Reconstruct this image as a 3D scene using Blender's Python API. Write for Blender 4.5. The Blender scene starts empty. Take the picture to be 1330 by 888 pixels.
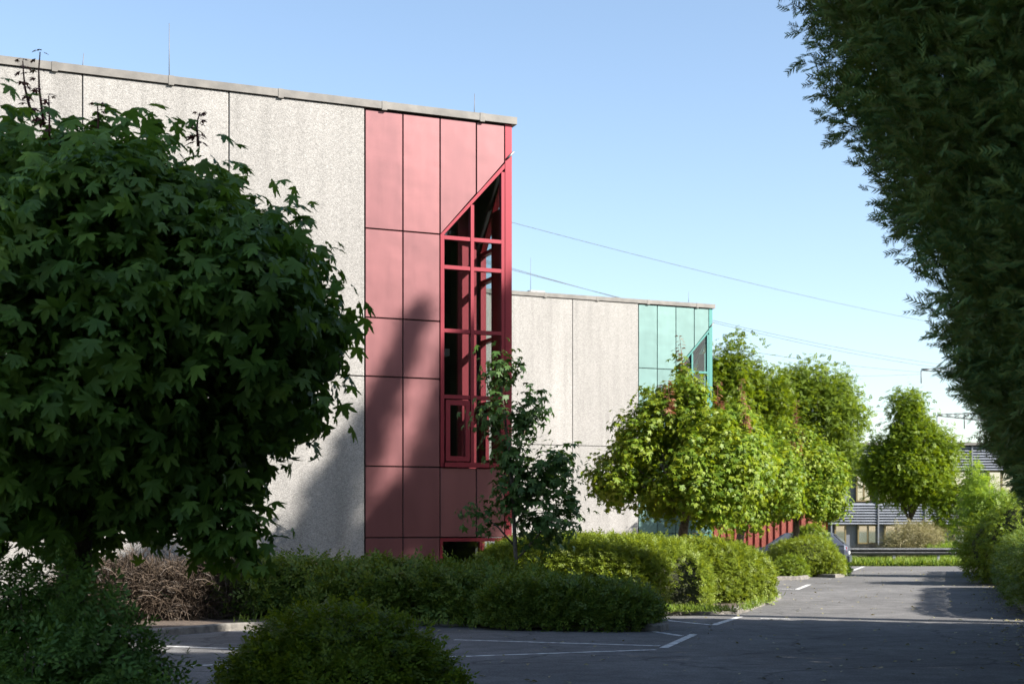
import bpy, bmesh, math, random
import numpy as np
from mathutils import Vector, Matrix
S = bpy.context.scene
C = S.collection
R = math.radians
rng = np.random.default_rng(7)
random.seed(7)

# ------------------------------------------------------------------ camera, sky, sun, exposure
F = 1847.0                       # focal length in photo pixels (50 mm on 36 mm, 1330 px wide)
EYE = 1.6
cam = bpy.data.cameras.new('camera')
cam.lens = 50; cam.sensor_width = 36; cam.clip_end = 3000
cam.shift_y = 242/1330
cam.dof.use_dof = True; cam.dof.focus_distance = 17; cam.dof.aperture_fstop = 4.0
co = bpy.data.objects.new('camera', cam); C.objects.link(co)
co.location = (0, 0, EYE); co.rotation_euler = (R(90), 0, 0)
S.camera = co
S.render.resolution_x = 1024; S.render.resolution_y = 683

SUN_AZ = 24.0     # degrees behind the +X axis
SUN_EL = 33.0
w = bpy.data.worlds.new('World'); S.world = w; w.use_nodes = True
nt = w.node_tree; bg = nt.nodes['Background']
sky = nt.nodes.new('ShaderNodeTexSky'); sky.sky_type = 'NISHITA'; sky.sun_disc = False
sky.sun_elevation = R(SUN_EL); sky.sun_rotation = R(90+SUN_AZ)
sky.air_density = 1.0; sky.dust_density = 0.9; sky.ozone_density = 0.8
nt.links.new(sky.outputs[0], bg.inputs[0]); bg.inputs[1].default_value = 0.08
sl = bpy.data.lights.new('sun', 'SUN'); sl.energy = 5.0; sl.angle = R(0.53); sl.color = (1.0, 0.945, 0.87)
so = bpy.data.objects.new('sun', sl); C.objects.link(so)
sdir = Vector((math.cos(R(SUN_AZ))*math.cos(R(SUN_EL)), -math.sin(R(SUN_AZ))*math.cos(R(SUN_EL)), math.sin(R(SUN_EL))))
so.rotation_euler = sdir.to_track_quat('Z', 'Y').to_euler(); so.location = (30, -10, 30)
S.view_settings.view_transform = 'Standard'; S.view_settings.look = 'None'
S.view_settings.exposure = 1.66; S.view_settings.gamma = 1.0
S.render.engine = 'CYCLES'

# ------------------------------------------------------------------ helpers
def gx(px, d): return (px-665)/F*d
def hy(y, d): return EYE+(686-y)*d/F
def gnd(px, y):                  # a point of the flat ground
    d = EYE*F/(y-686); return (gx(px, d), d)
RA = math.atan(560/F)            # direction of the road
RC, RS = math.cos(RA), math.sin(RA)
def rd(l, s): return (l*RC+s*RS, s*RC-l*RS)   # lateral / along the road -> x, y

def tag(o, label=None, cat=None, group=None, kind=None):
    if label: o['label'] = label
    if cat: o['category'] = cat
    if group: o['group'] = group
    if kind: o['kind'] = kind
    return o
def empty(name, loc, rz=0, **k):
    o = bpy.data.objects.new(name, None); C.objects.link(o); o.location = loc; o.rotation_euler = (0, 0, rz)
    o.empty_display_size = .3
    return tag(o, **k)
def link(name, me, mat=None, parent=None, loc=(0, 0, 0)):
    if mat:
        for m in (mat if isinstance(mat, (list, tuple)) else [mat]): me.materials.append(m)
    o = bpy.data.objects.new(name, me); C.objects.link(o); o.parent = parent; o.location = loc
    return o
def from_bm(name, bm, mat, parent=None, loc=(0, 0, 0), smooth=False, recalc=True):
    if recalc: bmesh.ops.recalc_face_normals(bm, faces=bm.faces)
    me = bpy.data.meshes.new(name); bm.to_mesh(me); bm.free()
    if smooth: me.polygons.foreach_set('use_smooth', [True]*len(me.polygons))
    return link(name, me, mat, parent, loc)
def box(bm, x0, x1, y0, y1, z0, z1, mi=0):
    v = [bm.verts.new((x, y, z)) for z in (z0, z1) for (x, y) in ((x0, y0), (x1, y0), (x1, y1), (x0, y1))]
    for f in ((3, 2, 1, 0), (4, 5, 6, 7), (0, 1, 5, 4), (1, 2, 6, 5), (2, 3, 7, 6), (3, 0, 4, 7)):
        fa = bm.faces.new([v[i] for i in f]); fa.material_index = mi
def prism(bm, poly, fn, d0, d1):   # poly in (u,h), extruded in depth, fn maps (u,d,h) to a point
    a = [bm.verts.new(fn(u, d0, h)) for u, h in poly]; b = [bm.verts.new(fn(u, d1, h)) for u, h in poly]
    n = len(poly); bm.faces.new(a); bm.faces.new(b[::-1])
    for i in range(n): bm.faces.new((a[i], b[i], b[(i+1) % n], a[(i+1) % n]))
def tube(bm, pts, rad, seg=8, mi=0):
    pts = [Vector(p) for p in pts]; n = len(pts)
    if not isinstance(rad, (list, tuple)): rad = [rad]*n
    rings = []
    for i, p in enumerate(pts):
        t = (pts[min(i+1, n-1)]-pts[max(i-1, 0)]).normalized()
        a = t.cross(Vector((0.31, 0.95, 0.05)) if abs(t.y) < .9 else Vector((1, 0, 0))).normalized(); b = t.cross(a)
        rings.append([bm.verts.new(p+(a*math.cos(k*2*math.pi/seg)+b*math.sin(k*2*math.pi/seg))*rad[i]) for k in range(seg)])
    for i in range(n-1):
        for k in range(seg):
            f = bm.faces.new((rings[i][k], rings[i][(k+1) % seg], rings[i+1][(k+1) % seg], rings[i+1][k])); f.material_index = mi; f.smooth = True
    bm.faces.new(rings[0][::-1]).material_index = mi; bm.faces.new(rings[-1]).material_index = mi

# ------------------------------------------------------------------ materials
def mat(name, col, rough=.6, metal=0, spec=.5, var=0, vscale=5, col2=None, bump=0, bscale=20, detail=6):
    m = bpy.data.materials.new(name); m.use_nodes = True; t = m.node_tree; p = t.nodes['Principled BSDF']
    p.inputs['Base Color'].default_value = (*col, 1); p.inputs['Roughness'].default_value = rough
    p.inputs['Metallic'].default_value = metal; p.inputs['Specular IOR Level'].default_value = spec
    if var or col2 or bump:
        tc = t.nodes.new('ShaderNodeTexCoord')
    if var or col2:
        n = t.nodes.new('ShaderNodeTexNoise'); n.inputs['Scale'].default_value = vscale; n.inputs['Detail'].default_value = detail
        t.links.new(tc.outputs['Object'], n.inputs['Vector'])
        r = t.nodes.new('ShaderNodeValToRGB'); r.color_ramp.elements[0].position = .35; r.color_ramp.elements[1].position = .65
        c2 = col2 or tuple(c*(1-var) for c in col); c1 = col if col2 else tuple(min(1, c*(1+var)) for c in col)
        r.color_ramp.elements[0].color = (*c2, 1); r.color_ramp.elements[1].color = (*c1, 1)
        t.links.new(n.outputs['Fac'], r.inputs[0]); t.links.new(r.outputs[0], p.inputs['Base Color'])
    if bump:
        n2 = t.nodes.new('ShaderNodeTexNoise'); n2.inputs['Scale'].default_value = bscale; n2.inputs['Detail'].default_value = 4
        t.links.new(tc.outputs['Object'], n2.inputs['Vector'])
        b = t.nodes.new('ShaderNodeBump'); b.inputs['Strength'].default_value = bump; b.inputs['Distance'].default_value = .02
        t.links.new(n2.outputs['Fac'], b.inputs['Height']); t.links.new(b.outputs[0], p.inputs['Normal'])
    return m
def aggregate(name):
    m = bpy.data.materials.new(name); m.use_nodes = True; t = m.node_tree; p = t.nodes['Principled BSDF']; L = t.links.new
    p.inputs['Roughness'].default_value = .85; p.inputs['Specular IOR Level'].default_value = .2
    tc = t.nodes.new('ShaderNodeTexCoord')
    v = t.nodes.new('ShaderNodeTexVoronoi'); v.inputs['Scale'].default_value = 62; L(tc.outputs['Object'], v.inputs['Vector'])
    hsv = t.nodes.new('ShaderNodeSeparateColor'); L(v.outputs['Color'], hsv.inputs[0])
    r = t.nodes.new('ShaderNodeValToRGB'); e = r.color_ramp.elements
    e[0].position = 0; e[0].color = (.175, .169, .160, 1); e[1].position = 1; e[1].color = (.31, .299, .284, 1)
    k = r.color_ramp.elements.new(.35); k.color = (.228, .22, .208, 1); k = r.color_ramp.elements.new(.7); k.color = (.258, .249, .236, 1)
    L(hsv.outputs[0], r.inputs[0])
    n = t.nodes.new('ShaderNodeTexNoise'); n.inputs['Scale'].default_value = .55; n.inputs['Detail'].default_value = 7; n.inputs['Roughness'].default_value = .6
    mp = t.nodes.new('ShaderNodeMapping'); mp.inputs['Scale'].default_value = (1.6, 1.6, .45); L(tc.outputs['Object'], mp.inputs[0]); L(mp.outputs[0], n.inputs['Vector'])
    mr = t.nodes.new('ShaderNodeMapRange'); mr.inputs[1].default_value = .3; mr.inputs[2].default_value = .7; mr.inputs[3].default_value = .84; mr.inputs[4].default_value = 1.1
    L(n.outputs['Fac'], mr.inputs[0])
    mx = t.nodes.new('ShaderNodeMix'); mx.data_type = 'RGBA'; mx.blend_type = 'MULTIPLY'; mx.inputs[0].default_value = 1
    L(r.outputs[0], mx.inputs[6]); L(mr.outputs[0], mx.inputs[7])
    m2 = t.nodes.new('ShaderNodeMapping'); m2.inputs['Scale'].default_value = (3.5, 3.5, .12); L(tc.outputs['Object'], m2.inputs[0])
    n3 = t.nodes.new('ShaderNodeTexNoise'); n3.inputs['Scale'].default_value = 1.0; n3.inputs['Detail'].default_value = 6; L(m2.outputs[0], n3.inputs['Vector'])
    g = t.nodes.new('ShaderNodeNewGeometry'); ad = t.nodes.new('ShaderNodeMath'); ad.operation = 'MULTIPLY_ADD'; ad.inputs[1].default_value = .16; L(g.outputs['Random Per Island'], ad.inputs[0]); L(n3.outputs['Fac'], ad.inputs[2])
    q3 = t.nodes.new('ShaderNodeMapRange'); q3.inputs[1].default_value = .36; q3.inputs[2].default_value = .66; q3.inputs[3].default_value = .86; q3.inputs[4].default_value = 1.05; L(ad.outputs[0], q3.inputs[0])
    mx2 = t.nodes.new('ShaderNodeMix'); mx2.data_type = 'RGBA'; mx2.blend_type = 'MULTIPLY'; mx2.inputs[0].default_value = 1
    L(mx.outputs[2], mx2.inputs[6]); L(q3.outputs[0], mx2.inputs[7]); L(mx2.outputs[2], p.inputs['Base Color'])
    b = t.nodes.new('ShaderNodeBump'); b.inputs['Strength'].default_value = .55; b.inputs['Distance'].default_value = .012
    L(v.outputs['Distance'], b.inputs['Height']); b.invert = True; L(b.outputs[0], p.inputs['Normal'])
    return m
def paint(name, col, fade, rough=.42):
    m = mat(name, col, rough, .6); t = m.node_tree; p = t.nodes['Principled BSDF']; L = t.links.new
    p.inputs['Coat Weight'].default_value = .22; p.inputs['Coat Roughness'].default_value = .45; p.inputs['Coat IOR'].default_value = 2.2
    tc = t.nodes.new('ShaderNodeTexCoord'); mp = t.nodes.new('ShaderNodeMapping'); mp.inputs['Scale'].default_value = (2.2, 2.2, .35)
    n = t.nodes.new('ShaderNodeTexNoise'); n.inputs['Scale'].default_value = 1.8; n.inputs['Detail'].default_value = 8; n.inputs['Roughness'].default_value = .65
    L(tc.outputs['Object'], mp.inputs[0]); L(mp.outputs[0], n.inputs['Vector'])
    r = t.nodes.new('ShaderNodeValToRGB'); r.color_ramp.elements[0].position = .3; r.color_ramp.elements[1].position = .75
    r.color_ramp.elements[0].color = (*col, 1); r.color_ramp.elements[1].color = (*fade, 1)
    g = t.nodes.new('ShaderNodeNewGeometry'); ad = t.nodes.new('ShaderNodeMath'); ad.operation = 'MULTIPLY_ADD'; ad.inputs[1].default_value = .35; ad.inputs[2].default_value = -.17; L(g.outputs['Random Per Island'], ad.inputs[0])
    a2 = t.nodes.new('ShaderNodeMath'); a2.operation = 'ADD'; L(ad.outputs[0], a2.inputs[0]); L(n.outputs['Fac'], a2.inputs[1])
    L(a2.outputs[0], r.inputs[0]); L(r.outputs[0], p.inputs['Base Color'])
    mr = t.nodes.new('ShaderNodeMapRange'); mr.inputs[3].default_value = rough-.08; mr.inputs[4].default_value = rough+.12
    L(n.outputs['Fac'], mr.inputs[0]); L(mr.outputs[0], p.inputs['Roughness'])
    n4 = t.nodes.new('ShaderNodeTexNoise'); n4.inputs['Scale'].default_value = 1.1; n4.inputs['Detail'].default_value = 2; L(tc.outputs['Object'], n4.inputs['Vector'])
    bp = t.nodes.new('ShaderNodeBump'); bp.inputs['Strength'].default_value = .35; bp.inputs['Distance'].default_value = .05; L(n4.outputs['Fac'], bp.inputs['Height']); L(bp.outputs[0], p.inputs['Normal'])
    return m
def glassmat(name, tint=(.9, .93, .92), refl=.04):
    m = bpy.data.materials.new(name); m.use_nodes = True; t = m.node_tree; L = t.links.new
    t.nodes.remove(t.nodes['Principled BSDF']); out = t.nodes['Material Output']
    a = t.nodes.new('ShaderNodeBsdfTransparent'); a.inputs[0].default_value = (*tint, 1)
    g = t.nodes.new('ShaderNodeBsdfGlossy'); g.inputs['Roughness'].default_value = .02
    lw = t.nodes.new('ShaderNodeLayerWeight'); lw.inputs[0].default_value = .5
    pw = t.nodes.new('ShaderNodeMath'); pw.operation = 'POWER'; pw.inputs[1].default_value = 5; L(lw.outputs['Facing'], pw.inputs[0])
    f = t.nodes.new('ShaderNodeMath'); f.operation = 'MULTIPLY_ADD'; f.inputs[1].default_value = 1-refl; f.inputs[2].default_value = refl; L(pw.outputs[0], f.inputs[0])
    x = t.nodes.new('ShaderNodeMixShader'); L(f.outputs[0], x.inputs[0]); L(a.outputs[0], x.inputs[1]); L(g.outputs[0], x.inputs[2]); L(x.outputs[0], out.inputs[0])
    return m
def leafmat(name, cols, trans=.35, tcol=None, rough=.5, spec=.22):
    m = bpy.data.materials.new(name); m.use_nodes = True; t = m.node_tree; L = t.links.new
    p = t.nodes['Principled BSDF']; out = t.nodes['Material Output']
    p.inputs['Roughness'].default_value = rough; p.inputs['Specular IOR Level'].default_value = spec
    g = t.nodes.new('ShaderNodeNewGeometry'); r = t.nodes.new('ShaderNodeValToRGB'); e = r.color_ramp.elements
    e[0].color = (*cols[0], 1); e[1].color = (*cols[-1], 1)
    for i, c in enumerate(cols[1:-1]):
        k = e.new((i+1)/(len(cols)-1)); k.color = (*c, 1)
    tc = t.nodes.new('ShaderNodeTexCoord'); nz = t.nodes.new('ShaderNodeTexNoise'); nz.inputs['Scale'].default_value = 1.7; nz.inputs['Detail'].default_value = 3; L(tc.outputs['Object'], nz.inputs['Vector'])
    ma = t.nodes.new('ShaderNodeMath'); ma.operation = 'MULTIPLY_ADD'; ma.inputs[1].default_value = 1.6; ma.inputs[2].default_value = -.8; L(nz.outputs['Fac'], ma.inputs[0])
    mb = t.nodes.new('ShaderNodeMath'); mb.operation = 'ADD'; L(g.outputs['Random Per Island'], mb.inputs[0]); L(ma.outputs[0], mb.inputs[1])
    L(mb.outputs[0], r.inputs[0]); L(r.outputs[0], p.inputs['Base Color'])
    if trans:
        tr = t.nodes.new('ShaderNodeBsdfTranslucent')
        mx = t.nodes.new('ShaderNodeMix'); mx.data_type = 'RGBA'; mx.blend_type = 'MULTIPLY'; mx.inputs[0].default_value = 1
        L(r.outputs[0], mx.inputs[6]); mx.inputs[7].default_value = (*(tcol or (1.9, 1.7, .9)), 1); L(mx.outputs[2], tr.inputs[0])
        x = t.nodes.new('ShaderNodeMixShader'); x.inputs[0].default_value = trans
        L(p.outputs[0], x.inputs[1]); L(tr.outputs[0], x.inputs[2]); L(x.outputs[0], out.inputs[0])
    return m
M = {}
M['concrete'] = aggregate('exposed_aggregate')
M['red'] = paint('red_cladding', (.112, .028, .032), (.14, .040, .043), .46)
M['redframe'] = mat('red_frame', (.17, .016, .026), .45, .5)
M['green'] = paint('green_cladding', (.052, .115, .108), (.066, .138, .13), .47)
M['greenframe'] = mat('green_frame', (.04, .14, .13), .45, .5)
M['dark'] = mat('dark_joint', (.03, .03, .03), .9)
M['coping'] = mat('coping_metal', (.12, .112, .10), .6, 0, var=.25, vscale=3, bump=.1, bscale=6)
M['roof'] = mat('roof_felt', (.12, .12, .12), .9, var=.2)
M['inside'] = mat('inside_wall', (.30, .30, .27), .8, var=.1)
M['glass'] = glassmat('window_glass')
M['mirrorglass'] = glassmat('reflective_glass', (.75, .78, .8), .5)
M['steel'] = mat('galvanised_steel', (.22, .225, .23), .55, .5, var=.15, vscale=8)
M['rod'] = mat('thin_rod', (.12, .12, .125), .6, .2)
M['kerb'] = mat('kerb_stone', (.13, .12, .105), .9, var=.3, vscale=9, bump=.4, bscale=40)
M['soil'] = mat('soil', (.07, .05, .035), .95, var=.4, vscale=12, bump=.8, bscale=30)
M['bark'] = mat('bark', (.10, .08, .06), .9, var=.4, vscale=18, bump=.8, bscale=30)
M['conbark'] = mat('conifer_bark', (.16, .08, .05), .9, var=.4, vscale=14, bump=.8, bscale=30)
M['white'] = mat('worn_white_paint', (.62, .62, .60), .8, col2=(.20, .20, .20), vscale=9, detail=10)
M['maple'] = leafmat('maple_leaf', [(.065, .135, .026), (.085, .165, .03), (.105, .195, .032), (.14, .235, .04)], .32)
M['young'] = leafmat('young_maple_leaf_shaded', [(.035, .075, .018), (.045, .095, .02), (.06, .115, .022)], .15)  # maple leaf darkened, the sapling's shade is put into its colour
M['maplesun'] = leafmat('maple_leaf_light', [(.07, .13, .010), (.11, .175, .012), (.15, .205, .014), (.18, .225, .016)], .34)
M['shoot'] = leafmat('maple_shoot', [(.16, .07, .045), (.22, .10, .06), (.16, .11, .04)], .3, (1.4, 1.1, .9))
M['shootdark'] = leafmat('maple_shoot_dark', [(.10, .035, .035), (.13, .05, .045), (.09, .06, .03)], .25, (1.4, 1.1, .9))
M['conifer'] = leafmat('conifer_scale', [(.06, .12, .04), (.09, .155, .042), (.14, .185, .042), (.125, .14, .042)], .1, rough=.65, spec=.2)
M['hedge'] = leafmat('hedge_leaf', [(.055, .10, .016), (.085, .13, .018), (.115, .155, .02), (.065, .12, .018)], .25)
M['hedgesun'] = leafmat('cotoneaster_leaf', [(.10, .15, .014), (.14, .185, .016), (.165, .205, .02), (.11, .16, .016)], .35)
M['bush'] = leafmat('bush_leaf', [(.085, .145, .014), (.13, .19, .016), (.17, .22, .018), (.10, .165, .014)], .28)
M['bluebush'] = leafmat('soft_bush_leaf', [(.07, .14, .03), (.09, .17, .036), (.12, .20, .034)], .25)
M['farleaf'] = leafmat('far_tree_leaf', [(.07, .12, .007), (.10, .15, .008), (.13, .17, .010), (.06, .105, .007)], .4)
M['farleaf2'] = leafmat('far_tree_leaf_grey', [(.09, .145, .018), (.13, .185, .02), (.11, .165, .018)], .45)
M['hornbeam'] = leafmat('hornbeam_leaf', [(.08, .135, .009), (.115, .175, .010), (.15, .20, .012)], .4)
M['lime'] = leafmat('lime_leaf', [(.14, .22, .03), (.18, .27, .035), (.11, .19, .025)], .45)
M['twig'] = leafmat('dry_twig', [(.05, .036, .025), (.075, .055, .039), (.035, .025, .018)], 0)
M['straw'] = leafmat('dry_straw', [(.24, .21, .11), (.18, .17, .07), (.28, .25, .15)], .1)
M['grass'] = leafmat('grass_blade', [(.10, .17, .025), (.14, .21, .03), (.18, .23, .05)], .3)

# asphalt: worn, patched
def asphalt():
    m = bpy.data.materials.new('asphalt'); m.use_nodes = True; t = m.node_tree; p = t.nodes['Principled BSDF']; L = t.links.new
    tc = t.nodes.new('ShaderNodeTexCoord')
    n1 = t.nodes.new('ShaderNodeTexNoise'); n1.inputs['Scale'].default_value = .35; n1.inputs['Detail'].default_value = 8; n1.inputs['Roughness'].default_value = .65
    n2 = t.nodes.new('ShaderNodeTexNoise'); n2.inputs['Scale'].default_value = 45; n2.inputs['Detail'].default_value = 3
    for n in (n1, n2): L(tc.outputs['Object'], n.inputs['Vector'])
    r = t.nodes.new('ShaderNodeValToRGB'); e = r.color_ramp.elements
    e[0].position = .3; e[0].color = (.088, .086, .085, 1); e[1].position = .72; e[1].color = (.155, .151, .148, 1)
    L(n1.outputs['Fac'], r.inputs[0])
    mr = t.nodes.new('ShaderNodeMapRange'); mr.inputs[1].default_value = .3; mr.inputs[2].default_value = .7; mr.inputs[3].default_value = .7; mr.inputs[4].default_value = 1.3
    L(n2.outputs['Fac'], mr.inputs[0])
    mx = t.nodes.new('ShaderNodeMix'); mx.data_type = 'RGBA'; mx.blend_type = 'MULTIPLY'; mx.inputs[0].default_value = 1
    L(r.outputs[0], mx.inputs[6]); L(mr.outputs[0], mx.inputs[7])
    nd = t.nodes.new('ShaderNodeTexNoise'); nd.inputs['Scale'].default_value = 1.2; nd.inputs['Detail'].default_value = 5; L(tc.outputs['Object'], nd.inputs['Vector'])
    va = t.nodes.new('ShaderNodeVectorMath'); va.operation = 'MULTIPLY_ADD'; va.inputs[1].default_value = (.9, .9, 0); L(nd.outputs['Color'], va.inputs[0]); L(tc.outputs['Object'], va.inputs[2])
    vo = t.nodes.new('ShaderNodeTexVoronoi'); vo.feature = 'DISTANCE_TO_EDGE'; vo.inputs['Scale'].default_value = .28; L(va.outputs[0], vo.inputs['Vector'])
    cr = t.nodes.new('ShaderNodeMapRange'); cr.inputs[1].default_value = .002; cr.inputs[2].default_value = .009; cr.inputs[3].default_value = .62; cr.inputs[4].default_value = 1; L(vo.outputs['Distance'], cr.inputs[0])
    vp = t.nodes.new('ShaderNodeTexNoise'); vp.inputs['Scale'].default_value = 2.3; vp.inputs['Detail'].default_value = 9; vp.inputs['Roughness'].default_value = .7; L(tc.outputs['Object'], vp.inputs['Vector'])
    st = t.nodes.new('ShaderNodeMapRange'); st.inputs[1].default_value = .3; st.inputs[2].default_value = .62; st.inputs[3].default_value = .7; st.inputs[4].default_value = 1.12; L(vp.outputs['Fac'], st.inputs[0])
    mm = t.nodes.new('ShaderNodeMath'); mm.operation = 'MULTIPLY'; L(cr.outputs[0], mm.inputs[0]); L(st.outputs[0], mm.inputs[1])
    mx3 = t.nodes.new('ShaderNodeMix'); mx3.data_type = 'RGBA'; mx3.blend_type = 'MULTIPLY'; mx3.inputs[0].default_value = 1
    L(mx.outputs[2], mx3.inputs[6]); L(mm.outputs[0], mx3.inputs[7]); L(mx3.outputs[2], p.inputs['Base Color'])
    p.inputs['Roughness'].default_value = .95; p.inputs['Specular IOR Level'].default_value = .12
    b = t.nodes.new('ShaderNodeBump'); b.inputs['Strength'].default_value = .5; b.inputs['Distance'].default_value = .006
    L(n2.outputs['Fac'], b.inputs['Height']); L(b.outputs[0], p.inputs['Normal'])
    return m
M['asphalt'] = asphalt()

# ------------------------------------------------------------------ ground, road, islands
def sheet(name, poly, z, m, kind='structure', thick=0):
    bm = bmesh.new(); a = [bm.verts.new((x, y, z)) for x, y in poly]; bm.faces.new(a)
    if thick:
        r = bmesh.ops.extrude_face_region(bm, geom=bm.faces[:]); vs = [v for v in r['geom'] if isinstance(v, bmesh.types.BMVert)]
        bmesh.ops.translate(bm, vec=(0, 0, -thick), verts=vs)
    o = from_bm(name, bm, m); o['kind'] = kind; return o
gm = mat('ground_grass', (.075, .11, .03), .95, col2=(.09, .08, .045), vscale=1.5, bump=.6, bscale=12)
sheet('ground', [(-1500, -600), (1500, -600), (1500, 2500), (-1500, 2500)], 0, gm)
YEND = 60.3
road = [rd(-16, -14), rd(1.45, -14), rd(1.45, 30), rd(1.45, 57.6), (19.6, YEND), (30, YEND+.2), (30, 64), (8, 64), (4, YEND-6), rd(-16, 45)]
road = [rd(-16, -14), rd(1.45, -14), rd(1.45, 57.8), (20.2, YEND), (2.5, YEND)]
sheet('road', road, .006, M['asphalt'])

def island(name, poly, m='soil', h=.12):
    # kerbstones as a ring with a bevelled top edge, soil inside
    bm = bmesh.new(); n = len(poly); P = [Vector((x, y, 0)) for x, y in poly]
    cen = sum(P, Vector())/n
    def inset(d):
        out = []
        for i in range(n):
            a = (P[i]-P[i-1]).normalized(); b = (P[(i+1) % n]-P[i]).normalized()
            na = Vector((-a.y, a.x, 0)); nb = Vector((-b.y, b.x, 0)); k = (na+nb)
            k = k/max(.4, k.dot(na)); out.append(P[i]+k*d)
        return out
    sgn = 1 if sum((P[i].x*P[(i+1) % n].y-P[(i+1) % n].x*P[i].y) for i in range(n)) > 0 else -1
    rings = [(0, 0), (.01, h-.02), (.035, h), (.14, h), (.14, h-.05)]
    vr = [[bm.verts.new((p.x, p.y, z)) for p in inset(sgn*d)] for d, z in rings]
    for a, b in zip(vr, vr[1:]):
        for i in range(n): bm.faces.new((a[i], a[(i+1) % n], b[(i+1) % n], b[i]))
    o = from_bm(name, bm, M['kerb']); o['kind'] = 'structure'
    bm = bmesh.new(); bm.faces.new([bm.verts.new((p.x, p.y, h-.03)) for p in inset(sgn*.12)])
    s = from_bm('planting_bed', bm, M[m]); s['kind'] = 'structure'
def arc(c, r, a0, a1, n=7): return [(c[0]+r*math.cos(R(a0+(a1-a0)*i/n)), c[1]+r*math.sin(R(a0+(a1-a0)*i/n))) for i in range(n+1)]
# island in front of the red building (nose to the right), counter-clockwise from the nose
A = [gnd(200, 827), gnd(300, 819), gnd(420, 814), gnd(560, 812.5), gnd(700, 815), gnd(820, 819), gnd(858, 820.5), gnd(869, 817), gnd(868, 813)]
A += [(2.45, 23.1), (1.9, 23.5), (-2.2, 23.9), (-2.4, 24.3), (-2.3, 25.6)]
B = [(-2.25, 25.75), (2.3, 25.75), gnd(940, 797.5), gnd(958, 797.5), gnd(972, 794), gnd(990, 787), gnd(1008, 780.5), gnd(1015, 777)]
B += [(6.0, 33.1), (5.4, 33.6), (-.5, 35)]
island('kerb', A+[(-2.3, 27.9), (-9.3, 25.1), (-13, 23.6), (-13, 20)])
island('kerb', B+[(-1.0, 28.4), (-2.25, 27.9)])
island('kerb', [gnd(1000, 753.5), gnd(1040, 752.8), gnd(1050, 751.5), gnd(1053, 749), gnd(1085, 750.3), gnd(1096, 749), gnd(1101, 745), gnd(1100, 741.5), (11.6, 50.8), (5.8, 51.2), (5.3, 44.7)])
island('kerb', [(-7.5, 7.2), (-1.6, 7.9), (-.75, 8.4), (-.45, 9.3), (-.6, 10.6), (-1.2, 11.3), (-7.5, 12.5)])
# right-hand bed
def rbed(s0, s1): return [rd(1.47, s0), rd(12, s0), rd(12, s1), rd(1.47, s1)]
island('kerb', rbed(-14, 57.5))

# painted lines
def stripe(p, q, wd, n=1, name='road_marking'):
    p = Vector((*p, 0)); q = Vector((*q, 0)); d = (q-p).normalized(); s = Vector((-d.y, d.x, 0))*wd/2
    sheet(name, [(v.x, v.y) for v in (p-s, q-s, q+s, p+s)], .0105, M['white'])
def gl(a, b, wd=.11): stripe(gnd(*a), gnd(*b), wd)
gl((590, 831), (857, 839)); gl((862, 841.5), (901, 824), .12); gl((245, 865), (852, 844)); gl((198, 839), (470, 848.5))
gl((820, 801), (922, 811.5)); gl((926, 812), (961, 801), .12); gl((885, 826), (850, 820.5), .1)
gl((1000, 764), (1031, 765.5)); gl((1035, 765.5), (1051, 759), .13); gl((1108, 740.5), (1122, 735.5), .14); gl((1066, 751.8), (1083, 751.6), .1)
gl((988, 803), (1026, 804), .1)

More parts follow.
